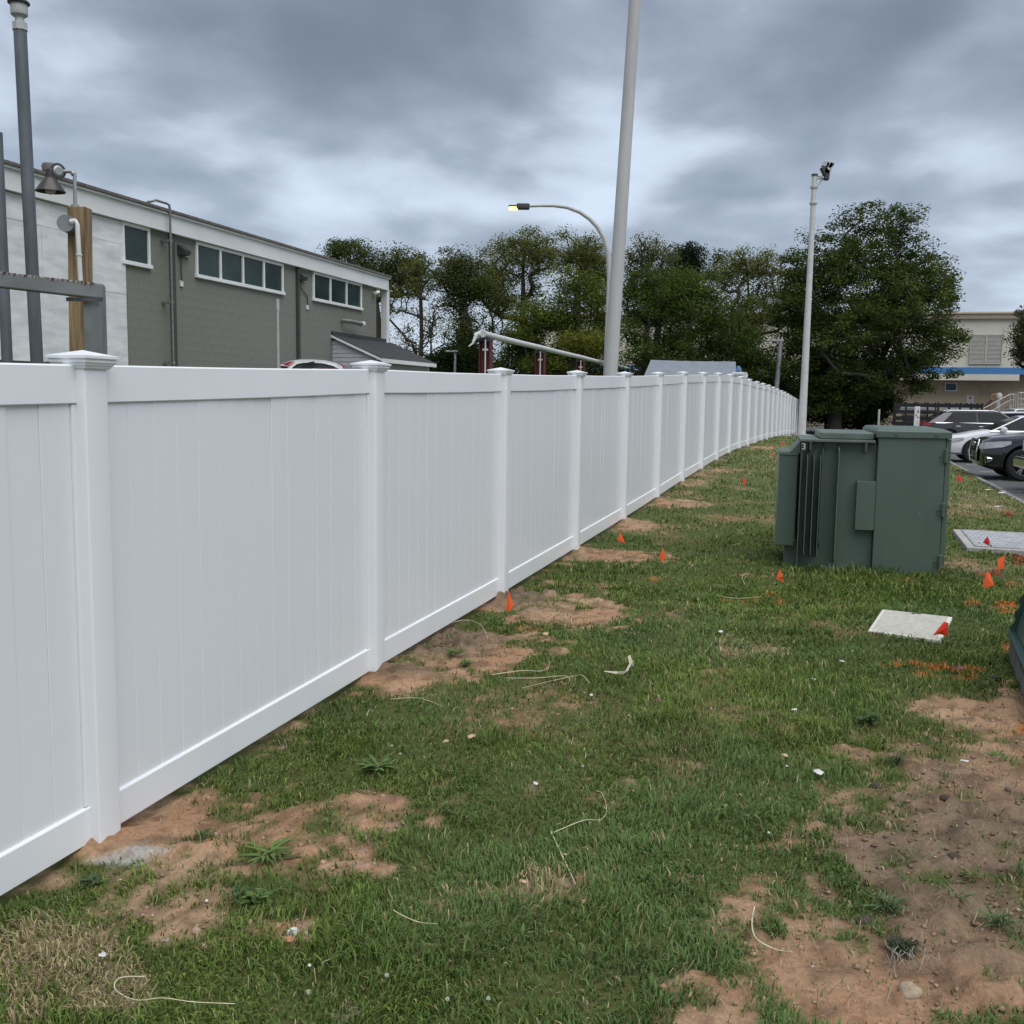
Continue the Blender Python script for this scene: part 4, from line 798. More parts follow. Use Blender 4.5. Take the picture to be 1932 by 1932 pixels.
def car(label, cat, name, loc, rz, paint, st, cab, wr, wb, glass=CG, style=0, group=None, lights=True, roofpaint=None, rails=False, handles=True, wheelpos=None):
    """x forward; cab: (windshield base, roof front, roof rear, rear base, z belt, z roof, belt half, roof half)"""
    t = thing(name, label, cat, loc, rz, group)
    b = obj('body', loft(st), paint, t); xf, xr = wheelpos
    cy = []
    hw = max(s[1] for s in st)
    for x in (xf, xr):
        for s in (-1, 1):
            g = MB(); g.tube([(x, s * (hw - .30), wr + .02), (x, s * (hw + .3), wr + .02)], wr * 1.16, 32); o = obj('cutter', g, paint, t); cy.append(o)
    boolean_wells(b, cy)
    for c in cy: bpy.data.objects.remove(c)
    for x in (xf, xr):
        for s in (-1, 1): wheel(t, x, s * (hw - .125), wr, s, style)
    g = MB(); g.box(((xf + xr) / 2, 0, .42), (xf - xr + 1.2, 2 * hw - .62, .36)); obj('underbody', g, whl, t)
    wbx, rf, rr, rb, zb, zr, bh_, rh = cab
    def cabmesh(e=0.0):
        g = MB(); prof = [(wbx, zb), (rf + (wbx - rf) * .45, zb + (zr - zb) * .62), (rf, zr - .03), ((rf * 2 + rr) / 3, zr), ((rf + 2 * rr) / 3, zr - .005), (rr, zr - .05), (rb + (rr - rb) * .45, zb + (zr - zb) * .58), (rb, zb)]
        for (x, z) in prof:
            k = (z - zb) / (zr - zb); hw_ = bh_ + (rh - bh_) * k
            g.v += [(x, hw_ + e, z), (x, -hw_ - e, z)]
        g.f = [(2 * i, 2 * i + 2, 2 * i + 3, 2 * i + 1) for i in range(7)] + [tuple(range(0, 16, 2)), tuple(range(15, 0, -2)), (0, 1, 15, 14)]
        return g, prof
    g, prof = cabmesh(); obj('windows', g, glass, t, smooth=30)
    rp = roofpaint or paint
    g = MB(); n = 8
    xs = [rf + .03 + (rr - rf - .06) * i / n for i in range(n + 1)]
    for i, x in enumerate(xs):
        k = i / n; z = zr + .012 - .05 * max(0, (k - .66) * 3) ** 1.5 - .03 * max(0, (.15 - k) / .15); h = rh + .015
        g.v += [(x, h + .012, z - .045), (x, h - .05, z), (x, h * .5, z + .022), (x, 0, z + .028), (x, -h * .5, z + .022), (x, -h + .05, z), (x, -h - .012, z - .045)]
    g.f = [(i * 7 + j, i * 7 + j + 1, (i + 1) * 7 + j + 1, (i + 1) * 7 + j) for i in range(n) for j in range(6)] + [tuple(range(7)), tuple(range(n * 7, n * 7 + 7))]
    g.add([(xs[0], h + .012, zr - .06), (xs[-1], h + .012, zr - .11), (xs[-1], -h - .012, zr - .11), (xs[0], -h - .012, zr - .06)], [(0, 1, 2, 3)])
    obj('roof', g, rp, t, smooth=40)
    def sidep(x, z, s, e=.012): k = (z - zb) / (zr - zb); return Vector((x, s * (bh_ + (rh - bh_) * k + e), z))
    def pillar(x0, z0, x1, z1, wd, nm='pillar', mt_=None):
        for s in (-1, 1):
            g = MB(); a, b_ = sidep(x0, z0, s), sidep(x1, z1, s); g.prism([a + Vector((-wd, 0, 0)), a + Vector((wd, 0, 0)), b_ + Vector((wd * .8, 0, 0)), b_ + Vector((-wd * .8, 0, 0))], (0, -s * .04, 0)); obj(nm, g, mt_ or rp, t)
    pillar(wbx - .03, zb, rf - .02, zr - .02, .045); mid = (wbx + rb) / 2; mx_ = rf - (rf - rr) * .42; pillar(mx_ + .02, zb, mx_ - .02, zr - .03, .045, mt_=blackp)
    for s in (-1, 1):                        # rear quarter panel
        g = MB(); xq = rb + (rr - rb) * .2 + .42; g.prism([sidep(rb, zb, s), sidep(xq, zb, s), sidep(rr + .22, zr - .16, s), sidep(rr + .32, zr - .04, s), sidep(rr, zr - .06, s)], (0, -s * .03, 0)); obj('quarter_panel', g, rp, t)
        g = MB(); g.prism([sidep(wbx, zb, s, .02), sidep(rb + .3, zb, s, .02), sidep(rb + .3, zb + .03, s, .02), sidep(wbx, zb + .03, s, .02)], (0, -s * .03, 0)); obj('belt_trim', g, chrome if style == 0 else blackp, t)
        g = MB(); c = sidep(wbx - .38, zb + .06, s, .14); g.lathe([(.02, -.10), (.09, -.07), (.10, .03), (.07, .08), (.02, .10)], c, 14, Matrix.Rotation(R(90), 3, 'X')); obj('mirror', g, paint, t, smooth=60)
        if handles:
            for hx in (mx_ + .14, mx_ - .72): g = MB(); g.box((hx, s * (hw * .975), zb - .12), (.17, .035, .028)); obj('door_handle', g, chrome, t, bevel=.008)
        for hx in (mx_, mx_ - .92): g = MB(); g.box((hx, s * (hw * .985), zb - .30), (.008, .02, .52)); obj('door_gap', g, blackp, t)
        if rails: g = MB(); g.tube([(rf - .15, s * (rh - .03), zr), (rf - .25, s * (rh - .03), zr + .05), (rr + .25, s * (rh - .03), zr + .04), (rr + .1, s * (rh - .03), zr - .02)], .018, 8); obj('roof_rail', g, chrome, t, smooth=60)
    return t
def face_panel(name, car_, pts, d, mt_, bevel=0): g = MB(); g.prism(pts, d); return obj(name, g, mt_, car_, bevel=bevel)
white_p = mat('paint_white', (.66, .68, .70), .22, .01, 3, coat=.6); black_p = mat('paint_black', (.010, .011, .014), .18, .1, 3, coat=.8); plum_p = mat('paint_plum_grey', (.055, .050, .060), .28, .06, 3, coat=.6, metal=.3)
def stn(L, hw, hood, belt, nose, tail, zb=.24, deck=None):
    f = L / 2; d = deck if deck else belt
    return [(f, hw * .60, .42, nose * .80, nose * .86, hw * .50), (f - .06, hw * .78, .30, nose * .88, nose * .95, hw * .66), (f - .22, hw * .92, zb, nose * .93, nose + .02, hw * .76), (f - .55, hw * .99, zb, nose * .97, nose + .06, hw * .80), (f - 1.0, hw, zb, hood - .09, hood - .02, hw * .82), (f - 1.35, hw, zb, hood - .03, hood + .03, hw * .83),
            (f - 1.8, hw, zb, belt - .02, belt, hw * .86), (0, hw, zb, belt, belt + .01, hw * .88), (-f + 1.2, hw, zb, belt + .02, belt + .03, hw * .87), (-f + .5, hw * .98, zb + .02, d, d + .02, hw * .84), (-f + .15, hw * .93, zb + .08, d - .05, d - .01, hw * .78), (-f, hw * .80, zb + .20, d - .18, d - .10, hw * .66)]
# dark plum SUV facing right, tail towards the cabinet
zl = LOT + .004
p = at(1738, 800, 43.5); L_ = 4.7; wp_ = (L_ / 2 - .92, -L_ / 2 + 1.0); cx0 = p.x + L_ / 2
suv = car('dark plum grey SUV with a red tail lamp parked behind the white car', 'car', 'parked_car', (cx0 - .05, 43.0, zl), R(-15), plum_p, stn(L_, .95, .98, 1.03, .86, .95, deck=1.0), (1.35, .62, -1.55, -2.18, 1.02, 1.50, .88, .66), .36, 2.78, rails=True, wheelpos=wp_)
for s in (-1, 1):
    face_panel('tail_lamp', suv, [(-2.36, s * .58, .86), (-2.08, s * .955, .90), (-2.02, s * .955, 1.04), (-2.32, s * .62, 1.05)], (0, s * .02, 0), red_l, .01)
g = MB(); g.prism([(-1.5, -.62, 1.48), (-1.5, .62, 1.48), (-1.80, .58, 1.45), (-1.80, -.58, 1.45)], (0, 0, .03)); obj('rear_spoiler', g, plum_p, suv)
# white crossover facing left
Lw = 4.55; nose = at(1777, 830, 33.0); wpw = (Lw / 2 - .93, -Lw / 2 + .95)
wc = car('white crossover facing left with a ten spoke wheel beside the green cabinet', 'car', 'parked_car', (nose.x + Lw / 2 * .97, 32.6, zl), R(165), white_p, stn(Lw, .93, .98, 1.0, .80, .98), (.95, .05, -1.35, -2.05, .99, 1.46, .86, .62), .345, 2.7, wheelpos=wpw)
# black SUV, three quarter front
Lb = 4.63; wpb = (Lb / 2 - .86, -Lb / 2 + .95); rzb = R(166)
fwd = Vector((math.cos(rzb), math.sin(rzb), 0)); nb = at(1854, 850, 25.8); cb_ = nb - fwd * (Lb / 2) 
bs = car('glossy black SUV with chrome ringed grille and pale headlight facing left', 'car', 'parked_car', (cb_.x, cb_.y, zl), rzb, black_p, stn(Lb, .95, 1.06, 1.06, .92, 1.0, deck=1.04), (1.02, .25, -1.5, -2.1, 1.05, 1.64, .88, .66), .37, 2.8, style=1, wheelpos=wpb)
bs.scale = (1.07, 1.07, 1.07); f = Lb / 2
def strip(car_, xs, hws, zlo, zhi, name, mt_, par=None, e=.012):
    for s in (-1, 1):
        g = MB()
        for x, h, a, b_ in zip(xs, hws, zlo, zhi): g.v += [(x, s * (h + e), a), (x, s * (h + e), b_), (x - .01, s * (h - .03), b_), (x - .01, s * (h - .03), a)]
        n = len(xs); g.f = [(4 * i + j, 4 * i + (j + 1) % 4, 4 * i + 4 + (j + 1) % 4, 4 * i + 4 + j) for i in range(n - 1) for j in range(4)] + [(0, 1, 2, 3), (4 * n - 4, 4 * n - 3, 4 * n - 2, 4 * n - 1)]
        obj(name, g, mt_, par or car_)
HW = lambda c, L2, hw: [c * 0 + hw * k for k in (.60, .78, .92, .955, .99)]
strip(bs, [f + .02, f - .06, f - .22, f - .40, f - .56], [.50, .742, .874, .912, .945], [.70, .71, .735, .76, .83], [.80, .86, .875, .89, .90], 'headlight', lens_m)
strip(bs, [f - .04, f - .06, f - .22, f - .36], [.70, .742, .874, .905], [.36, .37, .38, .40], [.56, .57, .58, .58], 'lower_intake', whl, e=.006)
strip(wc, [Lw / 2 - .06, Lw / 2 - .22, Lw / 2 - .40, Lw / 2 - .58], [.725, .856, .89, .92], [.62, .64, .68, .74], [.70, .74, .78, .79], 'headlight', lens_m)
for s in (-1, 1):
    g = MB(); g.tube([(f - .20, s * .80, .47), (f - .075, s * .825, .47)], [.070, .085], 18); fl = obj('fog_lamp', g, chrome, bs, smooth=40)
    g = MB(); g.tube([(f - .18, s * .81, .47), (f - .068, s * .828, .47)], .060, 18); obj('fog_lens', g, blackp, fl, smooth=40)
gp_ = [(f + .012, -.38, .40), (f + .012, .38, .40), (f + .03, .44, .62), (f - .02, .40, .90), (f - .02, -.40, .90), (f + .03, -.44, .62)]
gr_ = face_panel('grille', bs, gp_, (.02, 0, 0), whl)
g = MB(); g.tube([Vector(q) + Vector((.03, 0, 0)) for q in gp_ + gp_[:1]], .022, 8); obj('grille_ring', g, chrome, gr_, smooth=60)
for k in range(7): g = MB(); g.box((f + .035, 0, .44 + .065 * k), (.02, .76, .014)); obj('grille_bar', g, chrome if k % 2 else dkmetal, gr_)
for k in range(4):
    g = MB(); g.lathe([(.055, -.006), (.055, .006), (.042, .006), (.042, -.006)], (f + .052, -.12 + .08 * k, .80), 16, Matrix.Rotation(R(90), 3, 'Y')); obj('emblem_ring', g, chrome, gr_, smooth=40)
g = MB(); g.box((f + .055, 0, .58), (.015, .40, .13)); obj('plate', g, dkmetal, gr_)
# white van behind everything and a pickup cab
pv = at(1862, 800, 50); lv_ = 5.2
van = car('long white van with dark side windows behind the plum SUV', 'van', 'parked_van', (pv.x + lv_ / 2, 50.5, zl), R(-1), white_p, stn(lv_, .98, 1.0, 1.02, .9, 1.0, deck=1.02), (1.7, 1.15, -2.3, -2.5, 1.02, 1.44, .92, .80), .36, 3.0, wheelpos=(1.7, -1.6))
ph = at(1848, 783, 56); pk = car('white car roof showing in front of the stair railing', 'car', 'parked_car', (ph.x + 1.9, 56, zl), R(180), white_p, stn(4.6, .93, 1.0, 1.05, .85, 1.0), (1.0, .2, -1.1, -1.9, 1.04, 1.55, .86, .58), .34, 2.7, wheelpos=(1.4, -1.35))
# truck nose at the right edge
po_ = at(1934, 870, 21.5); trk = thing('pickup_truck', 'dark pickup truck with a chrome bumper and grille cut by the right edge', 'truck', (po_.x + 2.62, 21.2, zl), R(168))
gpaint = mat('paint_dark_green', (.02, .04, .03), .25, .1, 3, coat=.7)
b = obj('body', loft([(x, hw, zb, ze_, zt, th) for x, hw, zb, ze_, zt, th in [(2.30, .90, .62, 1.12, 1.17, .80), (2.1, .97, .50, 1.14, 1.20, .84), (1.2, 1.0, .45, 1.16, 1.24, .86), (.2, 1.0, .45, 1.18, 1.26, .88), (-2.4, 1.0, .45, 1.18, 1.26, .9)]]), gpaint, trk, smooth=30)
for x in (1.45, -1.6):
    for s in (-1, 1): wheel(trk, x, s * .90, .40, s, 1)
g = MB(); g.box((2.43, 0, .60), (.26, 1.96, .24)); obj('bumper', g, chrome, trk, bevel=.05)
for k in range(5): g = MB(); g.box((2.36, 0, .80 + .075 * k), (.10, 1.24, .035)); obj('grille_bar', g, chrome, trk, bevel=.008)
for s in (-1, 1): g = MB(); g.box((2.33, s * .79, .95), (.12, .30, .26)); obj('headlight', g, lens_m, trk, bevel=.03)
g = MB(); g.box((-.3, 0, 1.55), (1.7, 1.6, .62)); obj('cab', g, CG, trk, bevel=.12)
g = MB(); g.box((-.35, 0, 1.88), (1.45, 1.5, .06)); obj('roof', g, gpaint, trk, bevel=.03)

# hatchback with its tailgate up, behind the fence
YHa = 25; c = at(590, 702, YHa); zgb = tz(c.x, c.y + 1)
hb = car('white hatchback with its tailgate swung up behind the fence', 'car', 'parked_car', (c.x - .2, c.y + 2.6, zgb), R(78), white_p, stn(4.2, .88, 1.0, 1.05, .85, 1.0), (.9, .2, -1.4, -1.9, 1.04, 1.56, .82, .58), .33, 2.6, wheelpos=(1.3, -1.25))
def hp(px, py, dy=0): return at(px, py, YHa + dy)
arc = [(651, 701), (645, 691), (632, 684), (612, 679.5), (590, 678), (566, 678), (549, 680.5), (538, 684), (527, 689)]; arci = [(647, 702), (640, 696), (628, 690), (610, 685.5), (590, 684), (571, 684.5), (560, 687), (552, 693), (548.5, 698)]
g = MB(); n = len(arc)
for (o1, i1) in zip(arc, arci): g.v += [tuple(hp(*o1, .35)), tuple(hp(*i1, .0)), tuple(hp(*i1, .12)), tuple(hp(o1[0], o1[1], .55))]
g.f = [(i * 4 + j, i * 4 + (j + 1) % 4, (i + 1) * 4 + (j + 1) % 4, (i + 1) * 4 + j) for i in range(n - 1) for j in range(4)] + [(0, 1, 2, 3), tuple(range((n - 1) * 4, n * 4))]
tg = obj('tailgate', g, white_p, hb, world=True, smooth=50)
g = MB(); g.prism([hp(x, y + .4, .06) for x, y in arci[:8]] + [hp(548, 704, .06), hp(650, 704, .06)], (0, .03, 0)); obj('rear_glass', g, mat('hatch_glass', (.07, .075, .08), .2, .2, 4), tg, world=True)
g = MB(); g.prism([hp(618, 704, -.02), hp(570, 703, -.02), hp(578, 698, -.02), hp(592, 695, -.02), hp(618, 695.5, -.02), hp(636, 699, -.02), hp(646, 704, -.02)], (0, .05, 0)); obj('inner_trim', g, white_p, tg, world=True)
g = MB(); g.prism([hp(593, 695.5, -.06), hp(621, 695, -.06), hp(619, 698.6, -.06), hp(596, 698.6, -.06)], (0, .04, 0)); obj('brake_light', g, red_l, tg, world=True)
g = MB(); g.prism([hp(568, 686.5, -.05), hp(592, 681.5, -.05), hp(594, 687, -.05), hp(569, 687.5, -.05)], (0, .05, 0)); obj('hatch_handle', g, blackp, tg, world=True)
g = MB(); g.prism([hp(541, 690.5, .1), hp(532, 687, .1), hp(545, 682.8, .1), hp(556, 681, .1)], (0, .06, .01)); obj('tail_lamp', g, red_l, tg, world=True)
g = MB(); g.prism([hp(650, 697, .1), hp(645, 690, .1), hp(637, 685.5, .1), hp(640, 686, .1), hp(648, 690, .1)], (0, .06, .01)); obj('tail_lamp', g, red_l, tg, world=True)
g = MB(); g.prism([hp(541, 691, .12), hp(527, 689.5, .12), hp(533, 695, .12), hp(546, 697, .12)], (0, .04, 0)); obj('gate_inside', g, blackp, tg, world=True)
# silver blue car beyond it
c = at(668, 705, 26.5); zz = tz(c.x, c.y)
sv = car('silver blue hatchback with red tail lamps just right of the open tailgate', 'car', 'parked_car', (c.x - .35, c.y + 2.2, c.z - 1.52), R(80), mat('paint_silver_blue', (.25, .28, .34), .25, .05, 3, coat=.6, metal=.3), stn(4.1, .85, 1.0, 1.02, .85, 1.0), (.9, .2, -1.5, -1.85, 1.02, 1.68, .80, .62), .33, 2.5, wheelpos=(1.25, -1.2))
for s in (-1, 1): g = MB(); g.box((-1.93, s * .68, 1.12), (.10, .24, .22)); obj('tail_lamp', g, red_l, sv, bevel=.03)
# light standing pipe beside the hatchback
a, b = at(524, 578, 23.5), at(525, 700, 23.5); o_ = thing('standing_pipe', 'thin pale standing pipe left of the open tailgate against the green wall', 'pipe', (b.x, b.y, tz(b.x, b.y)))
mb = MB(); mb.tube([(b.x, b.y, tz(b.x, b.y)), a], .027, 12); obj('pipe', mb, capg, o_, world=True, smooth=50)
mb = MB(); mb.tube([a + Vector((0, 0, -.1)), a + Vector((0, 0, .16))], .038, 12); obj('pipe_cap', mb, capg, o_, world=True, smooth=50)

# ------------------------------------------------------------------ stake bed trailer and posts behind the cars
YK = 49; k0, k1 = at(1690, 760, YK), at(1853, 767, YK - 1.2); kd = (k1 - k0); kl = Vector((kd.x, kd.y, 0)).length; ka = math.atan2(kd.y, kd.x)
tr = thing('stake_trailer', 'black stake sided trailer bed loaded with pale boards behind the parked cars', 'trailer', (k0.x, k0.y, LOT), ka); hT = k0.z - LOT
stk_m = mat('black_steel', (.012, .012, .014), .45, .2, 9)
for yb in (0, 2.1):
    for hh in (hT - .10, hT - .42, hT - .74): mb = MB(); mb.box((kl / 2, yb, hh), (kl, .05, .17)); obj('side_rail', mb, stk_m, tr)
    for k in range(9): mb = MB(); mb.box((kl * k / 8, yb - .04, hT - .45), (.09, .05, .98)); obj('stake', mb, stk_m, tr)
for hh in (hT - .10, hT - .42, hT - .74): mb = MB(); mb.box((.0, 1.05, hh), (.05, 2.1, .17)); obj('end_rail', mb, stk_m, tr)
mb = MB(); mb.box((kl / 2, 1.05, hT - .98), (kl + .2, 2.2, .14)); obj('bed', mb, stk_m, tr)
mb = MB(); mb.box((kl / 2, 1.05, hT - 1.2), (kl, .8, .3)); obj('chassis', mb, stk_m, tr)
for x in (1.0, kl - 1.1):
    for y in (.1, 2.0): g = MB(); g.lathe([(.2, -.12), (.36, -.12), (.38, 0), (.36, .12), (.2, .12)], (x, y, .38), 24, Matrix.Rotation(R(90), 3, 'X')); obj('wheel', g, tyre_m, tr, smooth=40)
for (x, y, z, l, h_, c_) in ((1.0, .5, hT - .30, 1.5, .20, (.45, .45, .44)), (2.6, .6, hT - .28, 1.3, .26, (.55, .56, .57)), (.9, .4, hT - .58, 1.2, .10, (.42, .36, .25)), (.9, .4, hT - .84, 1.0, .16, (.32, .28, .22)), (3.6, .7, hT - .35, .8, .2, (.30, .22, .12))):
    g = MB(); g.box((x, y, z), (l, .5, h_), rz=random.uniform(-.05, .05)); c0 = Matrix.Rotation(ka, 3, 'Z') @ Vector((x, y, z)) + Vector((k0.x, k0.y, LOT))
    g = MB(); g.box((0, 0, 0), (l, .5, h_)); single('board_stack', g, mat('boards_%d' % int(c_[0] * 100), c_, .7, .2, 5, stretch=(.3, 2, 2)), {1.0: 'pale grey board stack at the left in the black stake trailer', 2.6: 'bright white board stack at the middle of the black stake trailer'}.get(x, 'tan boards low at the left end of the black stake trailer' if h_ < .12 else ('brown boards near the right end of the black stake trailer' if x > 3 else 'brownish boards at the very bottom of the black stake trailer')), 'boards', tuple(c0), rz=ka, bevel=.01)
p = gp(1731, 812) ; a = at(1731, 767, 33); zg = tz(a.x, a.y)
o_ = thing('marker_post', 'white flat marker post with faint print standing above the green cabinet', 'marker post', (a.x, a.y, zg))
wm = mat('marker_white', (.60, .62, .62), .5, .04, 6); mb = MB(); mb.box((a.x, a.y, (a.z + zg) / 2), (.17, .05, a.z - zg)); obj('post', mb, wm, o_, world=True, bevel=.01)
for k, (dx, dzz, w_, h_) in enumerate(((.02, .16, .06, .09), (-.03, .27, .05, .05), (.02, .34, .08, .04), (0, .48, .05, .02), (.02, .55, .06, .02))): mb = MB(); mb.box((a.x + dx, a.y - .028, a.z - dzz), (w_, .004, h_)); obj('print_mark', mb, mat('faded_print', (.30, .22, .22), .6, .2, 40), o_, world=True)
a = at(1659, 772, 45); zg = tz(a.x, a.y); g = MB(); g.tube([(0, 0, 0), (0, 0, a.z - zg)], .045, 8); single('stake_post', g, capg, 'thin pale stake in front of the dark bushes left of the trailer', 'post', (a.x, a.y, zg))

# ------------------------------------------------------------------ tan warehouse
YB = 75; q0 = at(1932, 640, YB); wd_ = Vector((.975, -.223, 0)).normalized(); tb = Vector((q0.x, q0.y, 0)); wn_ = Vector((wd_.y, -wd_.x, 0)); TA = math.atan2(wd_.y, wd_.x)
def Wt(px, py, off=0.0):
    v = ray(px, py); a = tb + wn_ * off; t = a.dot(wn_) / Vector((v.x, v.y, 0)).dot(wn_); p = Vector((v.x * t, v.y * t, v.z * t + H)); return (p - tb).dot(wd_), p.z
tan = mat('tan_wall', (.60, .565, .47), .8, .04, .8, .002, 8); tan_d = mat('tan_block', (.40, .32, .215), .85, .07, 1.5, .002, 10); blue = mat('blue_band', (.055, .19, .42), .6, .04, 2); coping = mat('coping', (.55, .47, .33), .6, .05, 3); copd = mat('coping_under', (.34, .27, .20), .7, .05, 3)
tbz = -1.9 + H; zroof = Wt(1870, 590.5)[1]; zbt, zbb = Wt(1880, 693.5)[1], Wt(1880, 706.5)[1]; zcn = Wt(1880, 718)[1]; u_c = Wt(1922, 714)[0]
tw = thing('warehouse', 'tan warehouse with a blue band and big louvre behind the maple', 'building', (tb.x, tb.y, tbz), TA)
zz_ = lambda z: z - tbz
UL, UR = Wt(1008, 660)[0], 14
mb = MB(); mb.box(((UL + UR) / 2, 6, (zz_(zbt) + zz_(zroof)) / 2 - .2), (UR - UL, 12, zz_(zroof) - zz_(zbt) - .4)); obj('upper_wall', mb, tan, tw)
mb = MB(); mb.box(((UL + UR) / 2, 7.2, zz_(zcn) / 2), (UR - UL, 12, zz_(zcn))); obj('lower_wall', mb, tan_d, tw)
mb = MB(); mb.box(((UL + UR) / 2, 5.9, (zz_(zbt) + zz_(zbb)) / 2), (UR - UL, 12.04, zz_(zbt) - zz_(zbb))); obj('blue_band', mb, blue, tw)
mb = MB(); mb.box(((UL + u_c) / 2, 5.86, (zz_(zbb) + zz_(zcn)) / 2), (u_c - UL, 12.1, zz_(zbb) - zz_(zcn))); obj('canopy', mb, tan, tw)
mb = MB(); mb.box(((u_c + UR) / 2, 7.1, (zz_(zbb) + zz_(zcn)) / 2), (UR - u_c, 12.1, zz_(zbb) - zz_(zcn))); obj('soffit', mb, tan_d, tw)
mb = MB(); mb.box(((UL + UR) / 2, 5.85, zz_(zroof) - .22), (UR - UL + .2, 12.2, .40)); obj('parapet_band', mb, copd, tw)
mb = MB(); mb.box(((UL + UR) / 2, 5.8, zz_(zroof) - .0), (UR - UL + .3, 12.3, .12)); obj('coping', mb, coping, tw)
u0, z1 = Wt(1832, 632); u1, z0 = Wt(1888, 686); lv = MB(); lv.box(((u0 + u1) / 2, -.03, zz_((z0 + z1) / 2)), (u1 - u0, .06, z1 - z0)); lf = obj('louvre', lv, mat('louvre_dark', (.10, .10, .09), .8, .1, 5), tw)
lvm = mat('louvre_metal', (.46, .45, .40), .5, .05, 5); ns = 22
for k in range(ns):
    for h_ in range(2):
        mb = MB(); x0 = u0 + .06 + h_ * (u1 - u0) / 2; x1 = u0 + (h_ + 1) * (u1 - u0) / 2 - .06; zc0 = zz_(z0) + (z1 - z0) * (k + .5) / ns
        mb.prism([(x0, -.07, zc0 + .015), (x0, -.13, zc0 - .035), (x0, -.13, zc0 - .02), (x0, -.07, zc0 + .045)], (x1 - x0, 0, 0)); obj('slat', mb, lvm, lf)
for (x, w_, z, h_) in (((u0 + u1) / 2, .10, (z0 + z1) / 2, z1 - z0), (u0, .08, (z0 + z1) / 2, z1 - z0 + .1), (u1, .08, (z0 + z1) / 2, z1 - z0 + .1)): mb = MB(); mb.box((x, -.09, zz_(z)), (w_, .10, h_)); obj('frame', mb, lvm, lf)
for z in (z0, z1): mb = MB(); mb.box(((u0 + u1) / 2, -.09, zz_(z)), (u1 - u0 - .08, .10, .07)); obj('frame', mb, lvm, lf)
u0, z1 = Wt(1784, 722, 0); u1, z0 = Wt(1805, 738, 0); off = -1.16
def wl(px, py): u, z = Wt(px, py, off); return u, zz_(z)
u0, z1 = wl(1783, 722); u1, z0 = wl(1805, 738)
mb = MB(); mb.box(((u0 + u1) / 2, 1.17, (z0 + z1) / 2), (u1 - u0, .10, z1 - z0)); wo = obj('window', mb, wht, tw)
mb = MB(); mb.box(((u0 + u1) / 2, 1.11, (z0 + z1) / 2), (u1 - u0 - .14, .04, z1 - z0 - .14)); obj('pane', mb, dkglass, wo)
u, z = wl(1830.5, 754); mb = MB(); mb.box((u, 1.18, z), (.50, .03, .62)); sg = obj('wall_sign', mb, mat('sign_white', (.55, .52, .52), .6, .05, 5), tw)
mb = MB(); mb.tube([(u, 1.16, z + .12), (u, 1.165, z + .12)], .10, 14); obj('sign_symbol', mb, mat('sign_red', (.30, .10, .10), .6, .1, 9), sg)
for k, (dx, w_) in enumerate(((-.12, .08), (.02, .10), (.14, .06))):
    for r_ in range(2): mb = MB(); mb.box((u + dx, 1.162, z - .10 - .09 * r_), (w_, .004, .04)); obj('sign_mark', mb, mat('sign_grey', (.22, .20, .22), .6, .1, 9), sg)
# rooftop units
for (x0, y0, x1, y1, c_, lab) in ((1856, 583, 1876, 591, (.42, .43, .40), None), (1879, 586, 1894, 591, (.04, .045, .05), None)):
    u0, z1 = Wt(x0, y0, 2); u1, z0 = Wt(x1, y1, 2); mb = MB(); mb.box(((u0 + u1) / 2, 2.2, zz_((z0 + z1) / 2)), (u1 - u0, .9, z1 - z0 + .1)); obj('rooftop_unit', mb, mat('unit_%d' % int(c_[0] * 100), c_, .6, .1, 5), tw, bevel=.03)
u, z = Wt(1925, 591); mb = MB(); mb.box((u, -.25, zz_(z) - .15), (.3, .3, .25)); obj('flood_light', mb, capg, tw, bevel=.03)
# wall-mounted utility cluster (orange and white fittings)
u, z = wl(1869, 752); ut = (mat('fitting_orange', (.38, .17, .08), .6, .2, 8), mat('fitting_white', (.50, .48, .44), .6, .1, 8))
c0 = tb + wd_ * u + wn_ * (off + .9)
pipes = thing('hydrant_pump', 'cluster of orange and white pipe fittings on a stand before the tan wall', 'pipe fittings', (c0.x, c0.y, tbz), TA)
g = MB(); g.tube([(-.15, 0, 0), (-.15, 0, z + .1), (-.05, 0, z + .28), (.2, 0, z + .28)], .10, 10); obj('riser', g, ut[0], pipes, smooth=50)
g = MB(); g.tube([(.35, -.1, 0), (.30, -.1, z - .2), (.42, -.1, z + .05)], .16, 10); obj('riser', g, capg, pipes, smooth=50)
g = MB(); g.lathe([(.05, -.3), (.22, -.2), (.25, .05), (.15, .2), (.04, .24)], (.36, -.05, z + .2), 14); obj('fitting_head', g, ut[1], pipes, smooth=50)
g = MB(); g.tube([(-.1, -.1, z - .1), (-.5, -.1, z - .5), (-.55, -.1, 0)], .07, 8); obj('brace', g, dkmetal, pipes, smooth=50)
# stair with railings
rail_m = mat('rail_aluminium', (.38, .37, .34), .5, .08, 6, metal=.2)
YR = 70; st0 = at(1932, 770, YR)
stair = thing('stair_railing', 'aluminium stair with double handrails climbing to a landing by the tan wall', 'stair', (st0.x, st0.y, LOT))
def rl(pts, r_, nm='handrail'): g = MB(); g.tube([at(x, y, YR) for x, y in pts], r_, 8); obj(nm, g, rail_m, stair, world=True, smooth=60)
rl([(1850, 774), (1906, 744), (1914, 744)], .045); rl([(1868, 777), (1906, 755), (1914, 755)], .04)
for x, y0, y1 in ((1905, 744, 775), (1912, 744, 778), (1916, 742, 778), (1920, 741, 778)): rl([(x, y0), (x - .8, y1 + 12)], .055, 'post')
for y in (741, 753, 763): rl([(1922, y), (1975, y + .6)], .045, 'rail')
rl([(1926, 741), (1925, 790)], .05, 'post'); rl([(1955, 741), (1954, 790)], .05, 'post')
